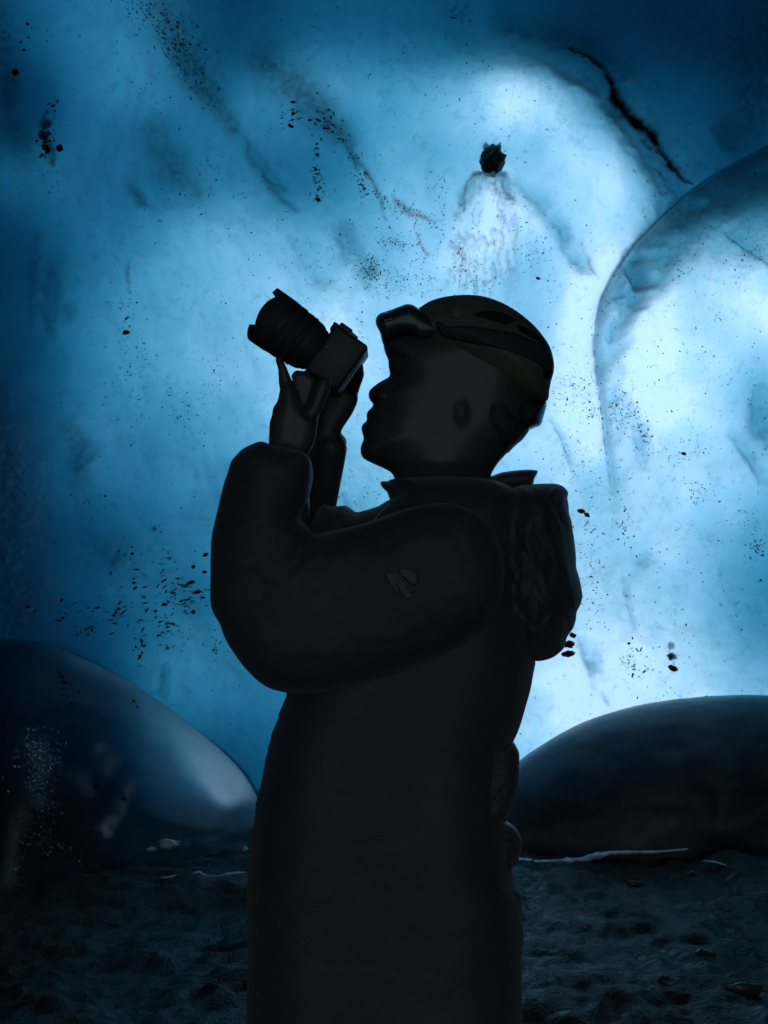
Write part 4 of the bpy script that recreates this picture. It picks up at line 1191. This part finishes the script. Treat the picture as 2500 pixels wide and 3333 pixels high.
# --- trousers and boots below the coat
tr = MB()
for sy, fx in ((-.085, .02), (.085, -.05)):
    tr.chain([(bx, YM + sy, .93), (bx + fx, YM + sy, .5), (bx + fx + .03, YM + sy, .12)], [.09, .08, .07], 24)
tv_, tf_ = union(tr.v, tr.f, .008, 3)
obj('trousers', tv_, tf_, M_TROUS, man)
for sy, fx in ((-.085, .02), (.085, -.05)):
    b = MB()
    b.chain([(bx + fx + .03, YM + sy, .2), (bx + fx + .035, YM + sy, .07)], [.055, .055])
    b.chain([(bx + fx + .04, YM + sy, .055), (bx + fx - .09, YM + sy, .055), (bx + fx - .17, YM + sy, .045)], [.055, .052, .042])
    v_, f_ = union(b.v, b.f, .006, 3)
    v_[:, 2] = np.maximum(v_[:, 2], .018)
    bo = obj('boot', v_, f_, M_BOOT, man)
    s_ = MB().box((bx + fx - .065, YM + sy, .011), (.32, .105, .022), bev=.009)
    s_.build('sole', M_RUB, bo)

# --- helmet, headlamp, hair
M_H = [(440, 215), (480, 188), (520, 165), (600, 140), (700, 126), (800, 124), (880, 134), (960, 158), (1050, 200), (1140, 260), (1220, 330), (1280, 400), (1325, 470), (1348, 540), (1356, 600), (1352, 650), (1337, 700), (1325, 760), (1302, 842), (1150, 835), (1000, 785), (800, 690), (600, 570), (430, 445), (300, 402), (215, 447), (235, 400), (330, 300)]
v_, f_ = pillow(Z2(M_H), YM, .108, 210, 6)
helmet = obj('helmet', v_, f_, M_HELMET, man)
ht = bvh_of(helmet)
hy = near_y([ht], 2.2)
for pl in ([(815, 262), (850, 242), (930, 232), (1010, 246), (1070, 272), (1092, 296), (1060, 315), (1030, 328), (960, 302), (880, 282)], [(1112, 322), (1180, 352), (1250, 402), (1292, 452), (1240, 432), (1170, 395), (1120, 362)], [(1285, 540), (1320, 520), (1345, 580), (1340, 660), (1320, 690), (1290, 680), (1280, 610)]):
    v_, f_ = pillow(Z2(pl), lambda x, y: hy(x, y) - .0005, .0015, 10, 5)
    obj('vent', v_, f_, M_VOID, helmet)  # raised dark patch standing in for the shade inside a vent
c_ = Z2([(700, 245)])[0]
kp = W(*c_, float(hy(np.array([c_[0]]), np.array([c_[1]]))[0]))
kd = (EYE - kp).normalized() + Vector((0, 0, .5)); kd.normalize()
km = MB().cone(kp - kd * .004, .0185, kp + kd * .004, .0165, 32).cone(kp + kd * .0038, .012, kp + kd * .0065, .010, 28)
km.build('clip_knob', M_HELMET, helmet)
v_, f_ = pillow(Z2([(560, 300), (640, 336), (720, 332), (860, 342), (1000, 366), (1100, 386), (1200, 430), (1292, 456), (1330, 530), (1345, 610), (1335, 650), (1200, 560), (1000, 490), (800, 450), (640, 420), (580, 380)]), lambda x, y: hy(x, y) - .001, .0022, 8, 6)
obj('headlamp_band', v_, f_, M_BAND, helmet)
LAMP = [(150, 300), (156, 276), (180, 250), (250, 226), (330, 196), (365, 186), (402, 192), (440, 215), (520, 266), (600, 311), (640, 336), (600, 395), (520, 420), (430, 425), (385, 388), (340, 384), (290, 390), (240, 415), (210, 441), (195, 436), (180, 380), (155, 330)]
v_, f_ = pillow(Z2(LAMP), 2.205, .048, 40, 5, p=2.6)
lamp = obj('headlamp', v_, f_, M_LAMP, helmet)
lt = bvh_of(lamp); ly = near_y([lt], 2.2)
v_, f_ = pillow(Z2([(192, 262), (205, 246), (240, 236), (288, 224), (280, 260), (270, 292), (235, 300), (198, 306)]), lambda x, y: ly(x, y) - .0008, .0012, 10, 4)
obj('lamp_lens', v_, f_, M_GLASS, helmet)
v_, f_ = pillow(Z2([(1120, 830), (1200, 838), (1302, 845), (1304, 866), (1300, 890), (1286, 940), (1271, 990), (1255, 1009), (1220, 1022), (1185, 1036), (1120, 1010), (1090, 920)]), YM, .082, 60, 6)
obj('fit_cradle', v_, f_, M_LAMP, helmet)
v_, f_ = pillow(Z2([(800, 650), (812, 760), (808, 860), (806, 960), (840, 1045), (930, 1120), (1010, 1180), (1040, 1194), (1072, 1164), (1102, 1134), (1131, 1112), (1150, 1092), (1170, 1064), (1186, 1036), (1130, 920), (1110, 815), (950, 740), (800, 670)]), YM, .084, 85, 5)
obj('hair', v_, f_, M_HAIR, man)

# ------------------------------------------------------------------ the camera he holds
UN = .42194 / FOC * 2.22
o0 = W(*Z1([(790, 600)])[0], 2.215)
MC = Matrix(((-.819, 0, .574, o0.x), (0, -1, 0, o0.y), (.574, 0, .819, o0.z), (0, 0, 0, 1)))
cmr = empty('handheld_camera', o0)
tag(cmr, 'black mirrorless camera with a petal-hooded zoom lens, raised in the man\'s hands', 'camera')
def CB(a0, a1, u0, u1, y0, y1, bev=.003):
    return MB().box((((a0 + a1) / 2) * UN, (y0 + y1) / 2, ((u0 + u1) / 2) * UN), ((a1 - a0) * UN, y1 - y0, (u1 - u0) * UN), MC, bev)
cbody = CB(-213, 92, -231, 187, -.072, .052, .006).build('camera_body', M_CAMB, cmr)
CB(-219, -206, -190, 120, -.05, .03, .002).build('rear_screen', M_CAMB, cbody)
CB(40, 118, -210, 150, -.078, -.045, .008).build('grip', M_RUB, cbody)
CB(-31, 80, 180, 234, -.022, .022, .003).build('viewfinder', M_CAMB, cmr)
CB(70, 122, 128, 206, -.026, .026, .004).build('viewfinder_front', M_CAMB, cmr)
CB(112, 131, 190, 211, -.010, .010, .0015).build('hot_shoe', M_METAL, cmr)
dm = MB().cone(MC @ Vector((-58 * UN, .028, 184 * UN)), .0085, MC @ Vector((-60 * UN, .028, 209 * UN)), .008, 28)
dm.build('dial', M_METAL, cmr)
ML = MC @ Matrix.Translation((0, 0, -54 * UN))
U = UN
prof = [(60, 120), (95, 152), (128, 176), (140, 178), (176, 198), (205, 203), (238, 207), (242, 213), (262, 213), (266, 208), (330, 210), (340, 216), (404, 219), (408, 223), (478, 223), (480, 205), (470, 190), (440, 150), (430, 60), (430, 1)]
lens = MB().lathe([(a * U, r * U) for a, r in prof], ML, 64).build('lens', M_CAMB, cmr)
rb = []
for i in range(25):
    a = 276 + i * 2.1
    rb.append((a * U, (214 if i % 2 else 211.5) * U))
MB().lathe([(275 * U, 208 * U)] + rb + [(328 * U, 208 * U)], ML, 96).build('zoom_ring', M_RUB, lens)
rb = [((350 + i * 2.2) * U, (222 if i % 2 else 219.5) * U) for i in range(22)]
MB().lathe([(348 * U, 214 * U)] + rb + [(399 * U, 216 * U)], ML, 96).build('focus_ring', M_RUB, lens)
def rim(th):
    t = abs(math.degrees((th + math.pi) % (2 * math.pi) - math.pi))
    S = lambda e0, e1: min(max((t - e0) / (e1 - e0), 0), 1)
    top = 633 - 4 * (t / 47) ** 2
    side = 583 + 36 * math.sin(math.pi * min(max((t - 47) / 77, 0), 1)) ** .8
    bot = 630 - 42 * ((t - 126) / 54 if t > 126 else 0) ** 1.3
    a = top + (side - top) * S(43, 49)
    return (a + (bot - a) * S(120, 127)) * U
hood_prof = [(444 * U, 226 * U), (452 * U, 227 * U), (lambda th: .5 * 452 * U + .5 * rim(th), 227.5 * U), (rim, 228 * U), (rim, 220 * U), (lambda th: .5 * 480 * U + .5 * rim(th), 218 * U), (480 * U, 216 * U), (444 * U, 221 * U)]
MB().lathe(hood_prof, ML, 240, close=True).build('lens_hood', M_RUB, lens)
MB().lathe([(455 * U, 190 * U), (462 * U, 150 * U), (467 * U, 80 * U), (469 * U, 2 * U)], ML, 48).build('front_glass', M_GLASS, lens)
MB().ball(W(*Z1([(750, 545)])[0], 2.16), .0022, 8).build('strap_lug', M_METAL, cmr)
